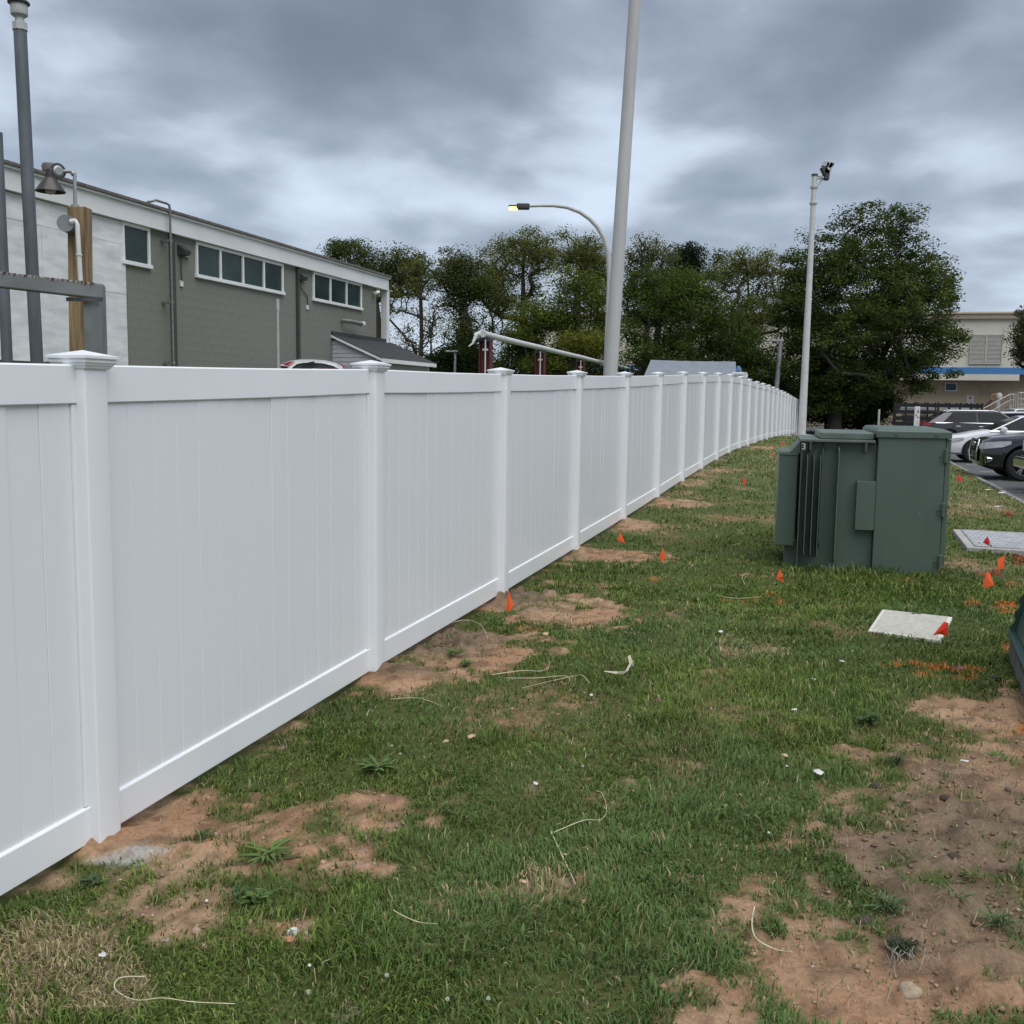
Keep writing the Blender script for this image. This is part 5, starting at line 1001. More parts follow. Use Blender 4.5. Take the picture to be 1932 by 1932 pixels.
g = MB(); a_, b_ = at(1890, 778, YR), at(1912, 764, YR); g.prism([a_, b_, b_ - Vector((0, 0, .55)), a_ - Vector((0, 0, .55))], (0, .05, 0)); obj('stringer', g, rail_m, stair, world=True)
g = MB(); a_ = at(1924, 768, YR); g.box((a_.x + 1.6, a_.y + .9, a_.z - .1), (3.4, 1.8, .22)); obj('landing', g, rail_m, stair, world=True)
for k in range(6):
    g = MB(); t = k / 6; c = at(1868, 790, YR).lerp(at(1912, 766, YR), t + .08); g.box((c.x, c.y + .6, c.z), (.3, 1.1, .04)); obj('tread', g, rail_m, stair, world=True)

# ------------------------------------------------------------------ transformer
TA_ = math.atan2(TRU.y, TRU.x); tz0 = tz(TRC.x - .7, TRC.y + .3)
tf = thing('transformer', 'dark green pad mounted transformer cabinet with cooling fins standing on the lawn', 'transformer', (TRC.x, TRC.y, tz0), TA_)
def bx(name, u0, u1, n0, n1, z0, z1, mt_=green_box, bev=.006, par=None, **k): g = MB(); g.box(((u0 + u1) / 2, (n0 + n1) / 2, (z0 + z1) / 2), (u1 - u0, n1 - n0, z1 - z0)); return obj(name, g, mt_, par or tf, bevel=bev, **k)
green_lid_lit = mat('transformer_lid_lit', (.105, .140, .118), .5, .12, 4, .0004, 60)  # cabinet green lightened for the lids; sky light on top faces painted into the colour
cab_ = bx('cabinet', -.60, 0, 0, 1.35, -.06, 1.335, bev=.008)
g = MB(); g.prism([(-.648, -.022, 1.295), (.045, -.022, 1.295), (.045, -.022, 1.355), (.0, .05, 1.375), (-.648, .05, 1.375), (-.648, -.022, 1.355)], (0, 0, 0)) if False else None
g = MB(); hv = [(-.622, -.02), (.048, -.02), (.048, 1.40), (-.622, 1.40)]; hi_ = [(-.597, .03), (-.01, .03), (-.01, 1.34), (-.597, 1.34)]
g.v = [(x, y, 1.292) for x, y in hv] + [(x, y, 1.352) for x, y in hv] + [(x, y, 1.378) for x, y in hi_]
g.f = [(0, 1, 2, 3)] + [(i, (i + 1) % 4, 4 + (i + 1) % 4, 4 + i) for i in range(4)] + [(4 + i, 4 + (i + 1) % 4, 8 + (i + 1) % 4, 8 + i) for i in range(4)] + [(8, 9, 10, 11)]
hood = obj('hood', g, green_box, tf, bevel=.004)
for x in (-.44, -.09): g = MB(); g.tube([(x, -.018, 1.325), (x, -.034, 1.325)], .011, 10); obj('bolt', g, green_box, hood)
door = bx('door', .004, .05, .012, 1.34, .10, 1.285, bev=.006)
for z in (1.13, .62, .13):
    hg = bx('hinge', -.012, .026, -.022, .004, z - .065, z + .065, bev=.003)
    g = MB(); g.tube([(.006, -.026, z - .06), (.006, -.026, z + .06)], .010, 10); obj('hinge_pin', g, green_box, hg, smooth=40)
    for (dx, dz2) in ((-.034, -.035), (-.034, -.0), (.036, .01), (.036, .045)):
        g = MB(); g.tube([(dx, .004, z + dz2), (dx, -.016, z + dz2)], .0095, 8); obj('hinge_bolt', g, green_box, hg)
tank = bx('tank', -1.30, -.602, .075, 1.25, -.06, 1.235)
bx('side_box', -.775, -.602, -.005, .074, .40, .87, bev=.004)
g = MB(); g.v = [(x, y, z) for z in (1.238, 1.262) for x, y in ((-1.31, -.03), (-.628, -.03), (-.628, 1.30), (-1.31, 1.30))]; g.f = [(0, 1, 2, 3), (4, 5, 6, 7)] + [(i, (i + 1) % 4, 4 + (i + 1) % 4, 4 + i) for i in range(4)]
obj('tank_lid', g, green_lid_lit, tf, bevel=.003)
bx('lid_box', -1.13, -.632, .06, 1.15, 1.264, 1.330, green_lid_lit, bev=.01)
def fin(name, u, n0, n1, z0, z1, th=.008, taper=.045):
    g = MB(); g.prism([(u - th / 2, n1, z0 - .0), (u - th / 2, n0 + .0, z0 + taper), (u - th / 2, n0, z1 - taper), (u - th / 2, n1, z1)], (th, 0, 0)); return obj(name, g, green_box, tf, bevel=.002)
for k, u in enumerate((-1.245, -1.185, -1.125)): fin('cooling_fin', u, -.15, .073, .11, 1.13)
fin('stiffener', -.955, -.07, .073, .06, 1.22, th=.012, taper=.05)
fin('stiffener', -1.10, .02, .073, .2, 1.225, th=.010)
fin('end_plate', -1.30, -.08, .073, -.05, 1.225, th=.008, taper=.0)
rb_ = bx('radiator', -1.505, -1.325, .10, .95, .20, 1.135, bev=.01)
bx('radiator_cap', -1.51, -1.32, .09, .96, 1.10, 1.115, bev=.002, par=rb_)
bx('foot', -1.42, -1.30, .18, .40, -.05, .22)
g = MB(); g.prism([(-1.41, .10, 1.12), (-1.31, .10, 1.12), (-1.31, .10, 1.235)], (0, .8, 0)); obj('gusset', g, green_box, tf)
for u in (-.71, -1.22): g = MB(); g.prism([(u - .012, -.028, 1.24), (u - .012, -.010, 1.15), (u - .012, .074, 1.14), (u - .012, .074, 1.24)], (.024, 0, 0)); obj('lifting_lug', g, green_box, tf, bevel=.004)
g = MB(); g.box((-1.275, -.086, 1.19), (.05, .004, .085)); tg_ = obj('number_tag', g, blackp, tf)
def text_mesh(name, txt, size, mt_, parent, loc, rx=R(90)):
    cu_ = bpy.data.curves.new(name, 'FONT'); cu_.body = txt; cu_.size = size; cu_.extrude = .0012; cu_.align_x = 'CENTER'; cu_.align_y = 'CENTER'
    to = bpy.data.objects.new(name, cu_); COL.objects.link(to); dg = bpy.context.evaluated_depsgraph_get(); me = bpy.data.meshes.new_from_object(to.evaluated_get(dg)); bpy.data.objects.remove(to)
    me.materials.clear(); me.materials.append(mt_); o = bpy.data.objects.new(name, me); COL.objects.link(o); o.parent = parent; o.location = loc; o.rotation_euler = (rx, 0, 0); return o
text_mesh('digit', '3', .085, mat('white_print', (.55, .55, .55), .5, .02, 5), tg_, (-1.283, -.0895, 1.19))
sc_m = mat('scuff', (.22, .27, .26), .6, .2, 60)
g = MB()
for a_, l_ in ((-30, .018), (20, .012), (70, .015), (-70, .012), (150, .013)): d_ = Vector((math.cos(R(a_)), 0, math.sin(R(a_)))) * l_; p_ = Vector((-.20, -.0015, .585)); q_ = Vector((d_.z, 0, -d_.x)).normalized() * .0028; g.add([p_ - q_, p_ + q_, p_ + d_], [(0, 1, 2)])
obj('scratch', g, sc_m, cab_)
g = MB(); g.box((-.68, .62, -.10), (1.6, 1.45, .14)); obj('concrete_pad', g, concrete, tf)

# ------------------------------------------------------------------ ground covers
def slab(name, label, cat, q, th, mt_, lift=.03, extra=None):
    c = sum((Vector(p) for p in q), Vector()) / 4; o = thing(name, label, cat, (c.x, c.y, c.z))
    pts = [Vector((p.x - c.x, p.y - c.y, (p.z - c.z) * .5 + lift)) for p in q]
    g = MB(); g.prism([p - Vector((0, 0, th)) for p in pts], (0, 0, th)); obj('slab', g, mt_, o, bevel=.008); return o, pts
polyc = mat('pale_polymer_concrete', (.60, .59, .53), .8, .08, 25, .001, 80); steel_pl = mat('tread_plate', (.36, .37, .385), .5, .12, 6, .001, 40)
q = [gp(1664, 1153), gp(1797, 1168), gp(1775, 1213), gp(1637, 1194)]
hh, pts = slab('access_cover', 'pale square concrete access cover set flush in the grass before the transformer', 'access cover', q, .06, polyc, .018)
for k in range(26):                                          # raised ribs of the lid
    t = (k + 1) / 27; a = pts[0].lerp(pts[3], t); b = pts[1].lerp(pts[2], t); a2, b2 = a.lerp(b, .05), a.lerp(b, .95); g = MB(); n_v = (pts[3] - pts[0]).normalized() * .0045
    g.prism([a2 - n_v, b2 - n_v, b2 + n_v, a2 + n_v], (0, 0, .0045)); obj('rib', g, polyc, hh)
g = MB(); c_ = pts[0].lerp(pts[1], .5).lerp(pts[3].lerp(pts[2], .5), .06); g.box(c_ + Vector((0, 0, .003)), (.07, .02, .006), rz=-.1); obj('lift_slot', g, blackp, hh)
a, b, c = gp(1797, 1006), gp(1824, 1041), gp(1932, 1049); ex = (c - b); ex = ex.normalized() * 1.9; q = [a, a + ex, b + ex, b]
vt, pts = slab('vault_cover', 'wide grey steel vault cover on a concrete frame beyond the transformer', 'vault cover', q, .10, concrete, .07)
ins = [pts[0].lerp(pts[2], .05), pts[1].lerp(pts[3], .05), pts[2].lerp(pts[0], .05), pts[3].lerp(pts[1], .05)]
g = MB(); g.prism([p + Vector((0, 0, .002)) for p in ins], (0, 0, .012)); pl_ = obj('steel_plate', g, steel_pl, vt, bevel=.003)
for i in range(34):
    for j in range(9):
        t, s_ = (i + .5) / 34, (j + .5) / 9; c_ = ins[0].lerp(ins[1], t).lerp(ins[3].lerp(ins[2], t), s_); g = MB() if (i == 0 and j == 0) else g
        if i == 0 and j == 0: tr_st = MB()
        tr_st.box(c_ + Vector((0, 0, .016)), (.034, .007, .005), rz=R(45 if (i + j) % 2 else -45) + TA_)
obj('tread_stud', tr_st, steel_pl, pl_, kind='stuff')
c_ = ins[0].lerp(ins[2], .62); g = MB(); g.tube([c_ + Vector((-.07, 0, .02)), c_ + Vector((-.05, 0, .045)), c_ + Vector((.05, 0, .045)), c_ + Vector((.07, 0, .02))], .009, 8); obj('lift_handle', g, blackp, vt, smooth=60)
for t_ in (.04,): c_ = ins[3].lerp(ins[2], t_).lerp(ins[0].lerp(ins[1], t_), .15); g = MB(); g.tube([c_ + Vector((0, 0, .012)), c_ + Vector((0, 0, .02))], .014, 10); obj('bolt', g, blackp, vt)
# second cabinet cut by the right edge
a, b = gp(1903, 1240), gp(1931, 1318); dv = (b - a); dv.z = 0; dv = dv.normalized(); nr = Vector((-dv.y, dv.x, 0)); nr = nr if nr.x > 0 else -nr
kc = thing('utility_cabinet', 'dark green utility cabinet with scalloped edge on a concrete base at the right edge', 'utility cabinet', (a.x, a.y, a.z))
L3 = (b - a).length + .55
g = MB(); A0 = a + Vector((0, 0, -.08)); g.prism([A0, A0 + dv * L3, A0 + dv * L3 + nr * .9, A0 + nr * .9], (0, 0, .22)); obj('concrete_base', g, mat('rough_concrete', (.16, .155, .145), .95, .2, 14, .006, 60, stretch=(1, 1, .3)), kc, world=True, bevel=.01)
teal = mat('cabinet_teal', (.022, .062, .052), .4, .1, 5); A1 = a + Vector((0, 0, .142)) - nr * .015
g = MB(); g.prism([A1, A1 + dv * L3, A1 + dv * L3 + nr * .9, A1 + nr * .9], (0, 0, .045)); obj('base_frame', g, teal, kc, world=True, bevel=.008)
A2 = A1 + Vector((0, 0, .045)) + nr * .04 + dv * .05; tilt = nr * .17 + Vector((0, 0, .75))
g = MB(); g.prism([A2, A2 + dv * (L3 - .1), A2 + dv * (L3 - .1) + nr * .8, A2 + nr * .8], tilt); obj('body', g, teal, kc, world=True, bevel=.01)
g = MB(); ns = 40; ed = []
for k in range(ns + 1): t = k / ns; ed.append(A2 + tilt * t - nr * (.030 + .010 * math.sin(t * 8 * 2 * math.pi)) - dv * .012)
g.prism(ed + [A2 + tilt + nr * .1 - dv * .012, A2 + nr * .1 - dv * .012], dv * .012); obj('scalloped_edge', g, teal, kc, world=True)

# ------------------------------------------------------------------ marker flags
of_m = mat('flag_orange', (.85, .13, .03), .5, .06, 30); rf_m = mat('flag_red', (.50, .02, .03), .5, .06, 30); rd_m = mat('flag_scarlet', (.80, .045, .02), .5, .06, 30); wire_m = mat('flag_wire', (.30, .29, .26), .5, .1, 9, metal=.3)
FL = [([(959.7, 1114.6), (969, 1140.5), (961.5, 1155), (954.6, 1147.4)], (961, 1160), of_m, 'tall narrow orange marker flag at the foot of the third near fence post'),
      ([(1170.7, 1004), (1180, 1025.5), (1164.5, 1019)], (1171, 1032), of_m, 'orange marker flag near the fifth fence post, left of two mid lawn flags'),
      ([(1250.8, 1033), (1256.6, 1052), (1248, 1060), (1243.9, 1050.2)], (1250, 1066), of_m, 'orange marker flag on open grass between the fence and the transformer'),
      ([(1404, 900), (1408, 911), (1404, 915.5), (1400.5, 908)], (1404, 920), rd_m, 'small scarlet flag alone on far grass left of the transformer'),
      ([(1458.4, 852.3), (1461.2, 858), (1455.8, 861.4)], (1458, 866), of_m, 'tiny orange flag nearest of three by the far fence'),
      ([(1478, 833.3), (1480.6, 837.4), (1477, 840), (1474, 837.4)], (1477, 845), rd_m, 'tiny scarlet flag rightmost of three by the far fence'),
      ([(1460, 838), (1461, 845.7), (1457.6, 844)], (1459.5, 849), of_m, 'faint tiny orange flag behind the other far fence flags'),
      ([(1472.5, 1072.7), (1479.4, 1100), (1463.6, 1091.7)], (1475, 1106), of_m, 'orange triangular flag in grass just left of the transformer foot'),
      ([(1809, 895.6), (1815.3, 903.7), (1814.5, 909), (1805, 906.5)], (1811, 916), rd_m, 'scarlet flag on the grass bank between transformer and parked cars'),
      ([(1863, 1011.4), (1872.3, 1032.4), (1854, 1023.6)], (1863, 1048), rf_m, 'dark red flag with white mark in front of the steel vault cover'),
      ([(1895.4, 1047.6), (1895.4, 1072), (1882.6, 1074.9), (1882, 1055)], (1895.4, 1106), of_m, 'orange flag high on a bare wire right of the transformer'),
      ([(1860.3, 1080.3), (1867.7, 1080.3), (1875.8, 1104), (1852.7, 1111.6)], (1865, 1118), of_m, 'large spread orange flag right of the transformer, lower than the wired one'),
      ([(1789, 1175), (1781.7, 1173.5), (1759.3, 1198.8), (1772, 1196.5), (1785.8, 1199.5)], (1788, 1213), rd_m, 'scarlet flag leaning over the corner of the pale access cover')]
for poly, base, fm, lab in FL:
    b = gp(*base); Yb = b.y; o = thing('marker_flag', lab, 'flag', tuple(b), group='utility marker flags on the lawn'); P = [at(x, y, Yb) for x, y in poly]
    cen = sum(P, Vector()) / len(P); fr = Vector((0, -.005, 0)); g = MB(); n = len(P)
    vv = [p + (Vector((0, .004, 0)) if i % 2 else Vector((0, -.004, 0))) for i, p in enumerate(P)] + [cen + fr]; g.add(vv, [(i, (i + 1) % n, n) for i in range(n)]); g.add([v + Vector((0, .0012, 0)) for v in vv], [(i, (i + 1) % n, n) for i in range(n)]); fo = obj('flag', g, fm, o, world=True)
    tp_ = P[0]; g = MB(); bb = b + Vector((0, 0, -.05)); g.tube([bb, bb.lerp(tp_, .5) + Vector((.004, 0, 0)), tp_], .0016 if Yb < 15 else .003, 6); obj('wire', g, wire_m, o, world=True)
    if 'white mark' in lab: c_ = at(1867, 1026, Yb) + Vector((0, -.010, 0)); g = MB(); g.tube([c_, c_ + Vector((0, -.002, 0))], .014, 10); obj('white_mark', g, capg, fo, world=True)
    if lab.startswith('orange triangular'): c_ = at(1474.5, 1090, Yb) + Vector((0, -.009, 0)); g = MB(); g.box(c_, (.02, .002, .008), rz=.2); obj('dark_mark', g, blackp, fo, world=True)

# ------------------------------------------------------------------ litter, straws, stones, leaves
def surf(px, py, dz_=0.0): p = gp(px, py); f_ = float(ground_fields(np.array([p.x]), np.array([p.y]), np.array([p.z]))[0][0]); p.z = float(gsurf(np.array([p.x]), np.array([p.y]), np.array([p.z]), np.array([f_]))[0]) + dz_; return p
straw_m = mat('pale_straw', (.62, .56, .38), .6, .12, 30)
def cane(pl, r, lab, mt_=straw_m, lift=.03, name='straw', cat='straw', grp=None):
    P = [surf(x, y, lift + .012 * math.sin(i * 1.7)) for i, (x, y) in enumerate(pl)]; c = P[0]; Q = []
    for i in range(len(P) - 1):                       # Catmull-Rom
        p0, p1, p2, p3 = P[max(i - 1, 0)], P[i], P[i + 1], P[min(i + 2, len(P) - 1)]
        for k in range(5): t = k / 5; Q.append(.5 * ((2 * p1) + (-p0 + p2) * t + (2 * p0 - 5 * p1 + 4 * p2 - p3) * t * t + (-p0 + 3 * p1 - 3 * p2 + p3) * t ** 3))
    Q.append(P[-1]); n = len(Q); g = MB(); g.tube([q - c for q in Q], [r * (1 - .5 * i / n) for i in range(n)], 6); return single(name, g, mt_, lab, cat, tuple(c), grp, smooth=60)
cane([(1039.5, 1581), (1062, 1633), (1085.8, 1685)], .0026, 'straight pale stalk pointing at the camera in mid lawn'); cane([(1043, 1584), (1099.7, 1567.7), (1132.8, 1559.5), (1144.4, 1538), (1136, 1513), (1124.5, 1511)], .0018, 'hooked pale stalk curling at the end in mid lawn')
cane([(1422.9, 1728), (1417.7, 1766), (1427.5, 1790.8), (1464, 1803), (1491.7, 1820.7)], .0028, 'thick white bent stalk on thin grass beside the bare soil'); cane([(273, 1860), (227, 1871.5), (218, 1886), (254.7, 1898.8), (309, 1902.5), (364, 1910.8), (444, 1907)], .0022, 'long pale stalk with a hook lying at the bottom left')
cane([(742.6, 1731.4), (759, 1746), (790, 1752), (825, 1754.6)], .0018, 'short curved stalk left of centre in the near grass'); cane([(926.7, 1279.5), (985, 1279), (1020, 1277), (1035, 1266), (1035.5, 1253)], .0022, 'pale stalk with upturned end beside the bare patch at mid fence')
cane([(955, 1290), (1010, 1295), (1068, 1281), (1073, 1292), (1062, 1299)], .0022, 'looped pale stalk crossing the grass beyond the tan ribbon'); cane([(1112, 1296), (1098, 1286), (1078, 1282), (1030, 1294), (985, 1308)], .0020, 'long arched stalk lying just left of the tan ribbon')
cane([(1079, 1185), (1078, 1174), (1084, 1167), (1096, 1165)], .0022, 'small curled stalk on the orange bare patch near the tall flag'); cane([(1404.8, 1112.5), (1400, 1101), (1408, 1090.5), (1421.7, 1092)], .0022, 'thin looped stalk standing up left of the transformer flag', lift=.05)
cane([(1352, 1131), (1389.6, 1136), (1437, 1132.8)], .0028, 'pale stalk lying by the orange painted grass'); cane([(850, 1183), (880, 1179), (908, 1187), (920, 1210)], .0022, 'arched stalk over dark soil by the fence foot'); cane([(737, 1330), (790, 1331), (836, 1341)], .0020, 'pair of faint stalks on grass below the second post')
cane([(692, 1361), (697, 1353), (704, 1351)], .0020, 'tiny bent stalk on grass right of the second post foot')
# tan ribbon
P = [surf(1140, 1274.5, .03), surf(1165, 1277, .035), surf(1181, 1276, .03), surf(1191, 1262, .05)]; top_ = at(1186.5, 1237, P[-1].y + .02); P += [at(1193, 1258, P[-1].y), at(1189, 1246, P[-1].y + .01), top_]
g = MB(); c = P[0]; wds = [.004, .014, .020, .018, .018, .016, .013]
for p, w_ in zip(P, wds): g.v += [tuple(p - c + Vector((w_ * .6, -.002, w_ * .5))), tuple(p - c - Vector((w_ * .6, .002, w_ * .5))), tuple(p - c + Vector((w_ * .6, .001, w_ * .5))), tuple(p - c - Vector((w_ * .6, -.001, w_ * .5)))]
g.f = [(4 * i, 4 * i + 1, 4 * i + 5, 4 * i + 4) for i in range(6)] + [(4 * i + 2, 4 * i + 3, 4 * i + 7, 4 * i + 6) for i in range(6)] + [(4 * i, 4 * i + 4, 4 * i + 6, 4 * i + 2) for i in range(6)] + [(4 * i + 1, 4 * i + 5, 4 * i + 7, 4 * i + 3) for i in range(6)] + [(0, 1, 3, 2), (24, 25, 27, 26)]
single('plastic_ribbon', g, mat('cream_ribbon', (.62, .58, .44), .5, .1, 40), 'cream coloured twisted ribbon standing up from the grass at mid lawn', 'ribbon', tuple(c))
scrap_m = mat('white_scrap', (.52, .52, .50), .6, .06, 30)
def scrap(px, py, sx, sy, lab, mt_=scrap_m, name='paper_scrap', cat='litter', lift=.035, seed=0):
    rr = random.Random(int(px * 7 + py)); c = surf(px, py, lift); m_ = .001 * c.y * .52; g = MB(); n = 9; s0, s1 = sx * m_, sy * m_ * 2.2
    ringp = [Vector((math.cos(2 * math.pi * k / n) * s0 * rr.uniform(.45, .6), math.sin(2 * math.pi * k / n) * s1 * rr.uniform(.4, .6), rr.uniform(-.25, .5) * min(s0, s1) * .5)) for k in range(n)]
    g.add([v for v in ringp] + [Vector((0, 0, min(s0, s1) * .3))] + [v + Vector((0, 0, -.0015)) for v in ringp] + [Vector((0, 0, min(s0, s1) * .3 - .0015))], [(k, (k + 1) % n, n) for k in range(n)] + [((k + 1) % n + n + 1, k + n + 1, 2 * n + 1) for k in range(n)] + [(k, (k + 1) % n, (k + 1) % n + n + 1, k + n + 1) for k in range(n)])
    return single(name, g, mt_, lab, cat, tuple(c), rz=rr.uniform(-.4, .4))
scrap(1359, 1202, 9, 4, 'small white paper scrap on grass left of the access cover'); scrap(1498, 1350, 12, 3, 'slim white curl of paper in the grass below the access cover'); scrap(1535, 1291, 8, 7, 'pale scrap in grass halfway between ribbon and painted grass')
scrap(1588, 1258, 6, 5, 'small white scrap just left of the orange painted line'); scrap(1544, 1468, 22, 8, 'white bone shaped scrap at the edge of grass and soil'); scrap(1818, 1452, 16, 4, 'white flat scrap lying on the reddish bare soil')
scrap(1865, 928, 22, 3, 'larger white paper near the kerb beside the grass'); scrap(1890, 933, 18, 3, 'white paper caught against the kerb edge'); scrap(1884, 960, 22, 3, 'pale paper flat on dry grass below the kerb'); scrap(194, 1820, 14, 8, 'white scrap on the straw patch at the bottom left')
scrap(584, 1838, 6, 5, 'thin white scrap in the grass right of the white broken stone'); scrap(1115, 1322, 7, 5, 'small white scrap below the looped stalks in the lawn'); scrap(1010, 1488, 8, 7, 'white feathery scrap in the centre of the lawn'); scrap(1160, 1918, 9, 4, 'white scrap at the bottom edge right of centre') if False else None
scrap(1484, 1460, 5, 3, 'tiny white scrap left of the bone shaped one'); scrap(1450, 1590, 5, 4, 'tiny white flower like scrap on grass before the soil')
brl = mat('dead_leaf', (.42, .30, .19), .7, .15, 30); brd = mat('dark_dead_leaf', (.13, .05, .04), .6, .2, 30)
scrap(1241, 1338, 14, 7, 'curled dark red dead leaf on the lawn below the ribbon', brd, 'dead_leaf', 'leaf', .04); scrap(890, 1402, 14, 9, 'pale brown dead leaf, right one of two in the left lawn', brl, 'dead_leaf', 'leaf', .04); scrap(841, 1412, 12, 7, 'pale brown dead leaf, left one of two in the left lawn', brl, 'dead_leaf', 'leaf', .04)
scrap(986, 1682, 14, 8, 'tan dead leaf on grass left of the straight stalk', brl, 'dead_leaf', 'leaf', .04); scrap(1030, 1206, 14, 8, 'pale dead leaf right of the bare patch under the tall flag', brl, 'dead_leaf', 'leaf', .04); scrap(1066, 1628, 8, 5, 'small tan leaf beside the straight stalk', brl, 'dead_leaf', 'leaf', .04)
scrap(1480, 1443, 12, 5, 'tan leaf in grass near the bone shaped scrap', brl, 'dead_leaf', 'leaf', .04); scrap(1808, 1270, 28, 7, 'dark flat shale coloured piece among orange painted grass', brd, 'shale_piece', 'stone', .03); scrap(1876, 1286, 24, 7, 'black tangled litter beside the right edge cabinet', blackp, 'black_litter', 'litter', .02)
def stone(px, py, s, col, lab, flat=.65, name='stone'):
    rr = random.Random(int(px * 3 + py)); c = surf(px, py, s * .12); bm = bmesh.new(); bmesh.ops.create_icosphere(bm, subdivisions=2, radius=1)
    k1, k2 = rr.uniform(0, 6), rr.uniform(0, 6)
    for v in bm.verts: f_ = 1 + .16 * math.sin(v.co.x * 3 + k1) + .12 * math.sin(v.co.y * 4 + k2) + rr.uniform(-.05, .05); v.co = Vector((v.co.x * s * f_, v.co.y * s * .8 * f_, v.co.z * s * flat * f_))
    me = bpy.data.meshes.new(name); bm.to_mesh(me); bm.free(); me.shade_smooth(); me.materials.append(mat('stone_%02d%02d' % (int(col[0] * 99), int(col[2] * 99)), col, .85, .15, 30, .002, 90)); o = bpy.data.objects.new(name, me); COL.objects.link(o); o.location = c; o.rotation_euler = (0, 0, rr.uniform(0, 3)); props(o, lab, 'stone')
tanst, gyst, whst = (.34, .25, .17), (.30, .27, .22), (.62, .62, .61)
stone(553, 1760, .024, whst, 'bright white broken stone in grass at the lower left'); stone(545, 1776, .022, (.38, .20, .11), 'orange brown chip in front of the bright white stone', .4); stone(566, 1775, .016, (.40, .22, .12), 'small orange chip right of the other chip by the white stone', .4); stone(535, 1766, .010, tanst, 'small brown stone left of the bright white stone'); stone(580, 1764, .014, gyst, 'grey tan stone right of the bright white stone')
stone(582, 1875, .014, gyst, 'round grey tan stone right of the long hooked stalk'); stone(352, 1884, .012, tanst, 'rounded tan stone just above the long hooked stalk'); stone(384, 1789, .013, tanst, 'tan stone in grass below the near soil patch'); stone(371, 1761, .020, (.36, .26, .18), 'flat tan stone on soil below the near patch'); stone(312, 1776, .013, gyst, 'pale stone left of the flat tan one')
stone(116, 1645, .018, (.42, .31, .22), 'oval pink tan stone on the soil near the fence corner', .4); stone(472, 1746, .013, tanst, 'tan stone in grass left of the white broken stone'); stone(1716, 1872, .042, (.33, .26, .18), 'large flat tan stone below the uprooted grass clump', .45); stone(1675, 1557, .024, (.33, .22, .15), 'upright brown stone at the edge of the dark soil', .9); stone(1706, 1566, .012, (.16, .10, .07), 'round dark brown stone right of the upright one')
stone(1905, 1492, .024, (.20, .13, .10), 'brown rock at the right edge of the soil'); stone(1897, 1530, .02, (.12, .08, .06), 'dark rock low at the right edge of the soil'); stone(226, 1662, .010, whst, 'small white pebble on the concrete dust by the fence post'); stone(390, 1458 + 250, .008, whst, 'tiny white pebble below the near soil patch')
stone(374, 1571, .009, whst, 'tiny white pebble on red soil right of the near post')
# rosette weeds, tufts and the uprooted clump
weedm = leafmat('weed_leaf', .25)
def weed(px, py, nl, l0, wl_, col, lab, name='broadleaf_weed', cat='weed', up_=.35, spread=6.28, tipc=None):
    c = surf(px, py, .0); rr = np.random.default_rng(int(px * 11 + py)); V_, F_, C_ = [], [], []
    for k in range(nl):
        a = rr.random() * spread; l = l0 * rr.uniform(.6, 1.15); wv = wl_ * rr.uniform(.7, 1.2); el = up_ * rr.uniform(.4, 2.0); d = Vector((math.cos(a), math.sin(a), 0)); s_ = Vector((-d.y, d.x, 0)); o_ = Vector((rr.normal(0, .012), rr.normal(0, .012), 0)); i0 = len(V_); prof_ = [(0, .25), (.25, .7), (.55, 1), (.8, .75), (1, .05)]
        cc = np.array(col) * rr.uniform(.7, 1.3)
        for t, wt in prof_:
            z = l * (math.sin(el) * t - .55 * el * t * t * math.sin(1.2)) + .012; p = o_ + d * l * t * math.cos(el) + Vector((0, 0, max(z, .004))); V_ += [tuple(p + s_ * wv * wt * .5 + Vector((0, 0, .15 * wv * wt))), tuple(p), tuple(p - s_ * wv * wt * .5 + Vector((0, 0, .15 * wv * wt)))]; q_ = cc if tipc is None else cc * (1 - t) + np.array(tipc) * t; C_ += [q_ * 1.05, q_ * .75, q_]
        for j in range(4):
            for h_ in range(2): F_ += [i0 + j * 3 + h_, i0 + j * 3 + h_ + 1, i0 + (j + 1) * 3 + h_ + 1, i0 + (j + 1) * 3 + h_]
    me = np_mesh(name, np.array(V_), np.array(F_), 4, weedm, np.array(C_)); o = bpy.data.objects.new(name, me); COL.objects.link(o); o.location = c; props(o, lab, cat); return o
gw, gb = (.10, .17, .045), (.06, .12, .035)
weed(505, 1622, 34, .13, .016, (.12, .19, .05), 'wide flat bright green weed rosette on the near red soil', up_=.3); weed(484, 1712, 46, .075, .018, gw, 'bushy broad leaf weed left of the white broken stone', up_=.6); weed(171, 1668, 22, .055, .016, (.07, .11, .05), 'dull green weed beside the concrete dust'); weed(713, 1458, 30, .12, .020, (.11, .18, .05), 'broad leaf weed rosette at the top of the middle soil patch'); weed(1640, 1366, 26, .10, .022, gb, 'dark broad weed at the corner of the bare soil', up_=.5)
weed(1880, 1430, 40, .07, .012, (.13, .20, .05), 'small bright weed mat on the reddish soil at right', up_=.3); weed(857, 1240, 30, .10, .012, gw, 'grassy weed on the bare patch between second and third posts', up_=.6); weed(876, 1258, 26, .09, .012, gw, 'second grassy weed just below the one between the posts', up_=.6); weed(383, 1585, 18, .06, .010, gb, 'small grassy tuft in the near red soil', up_=.9); weed(455, 1700, 30, .09, .010, gb, 'narrow leaf tuft on grass edge under the near soil patch', up_=.9)
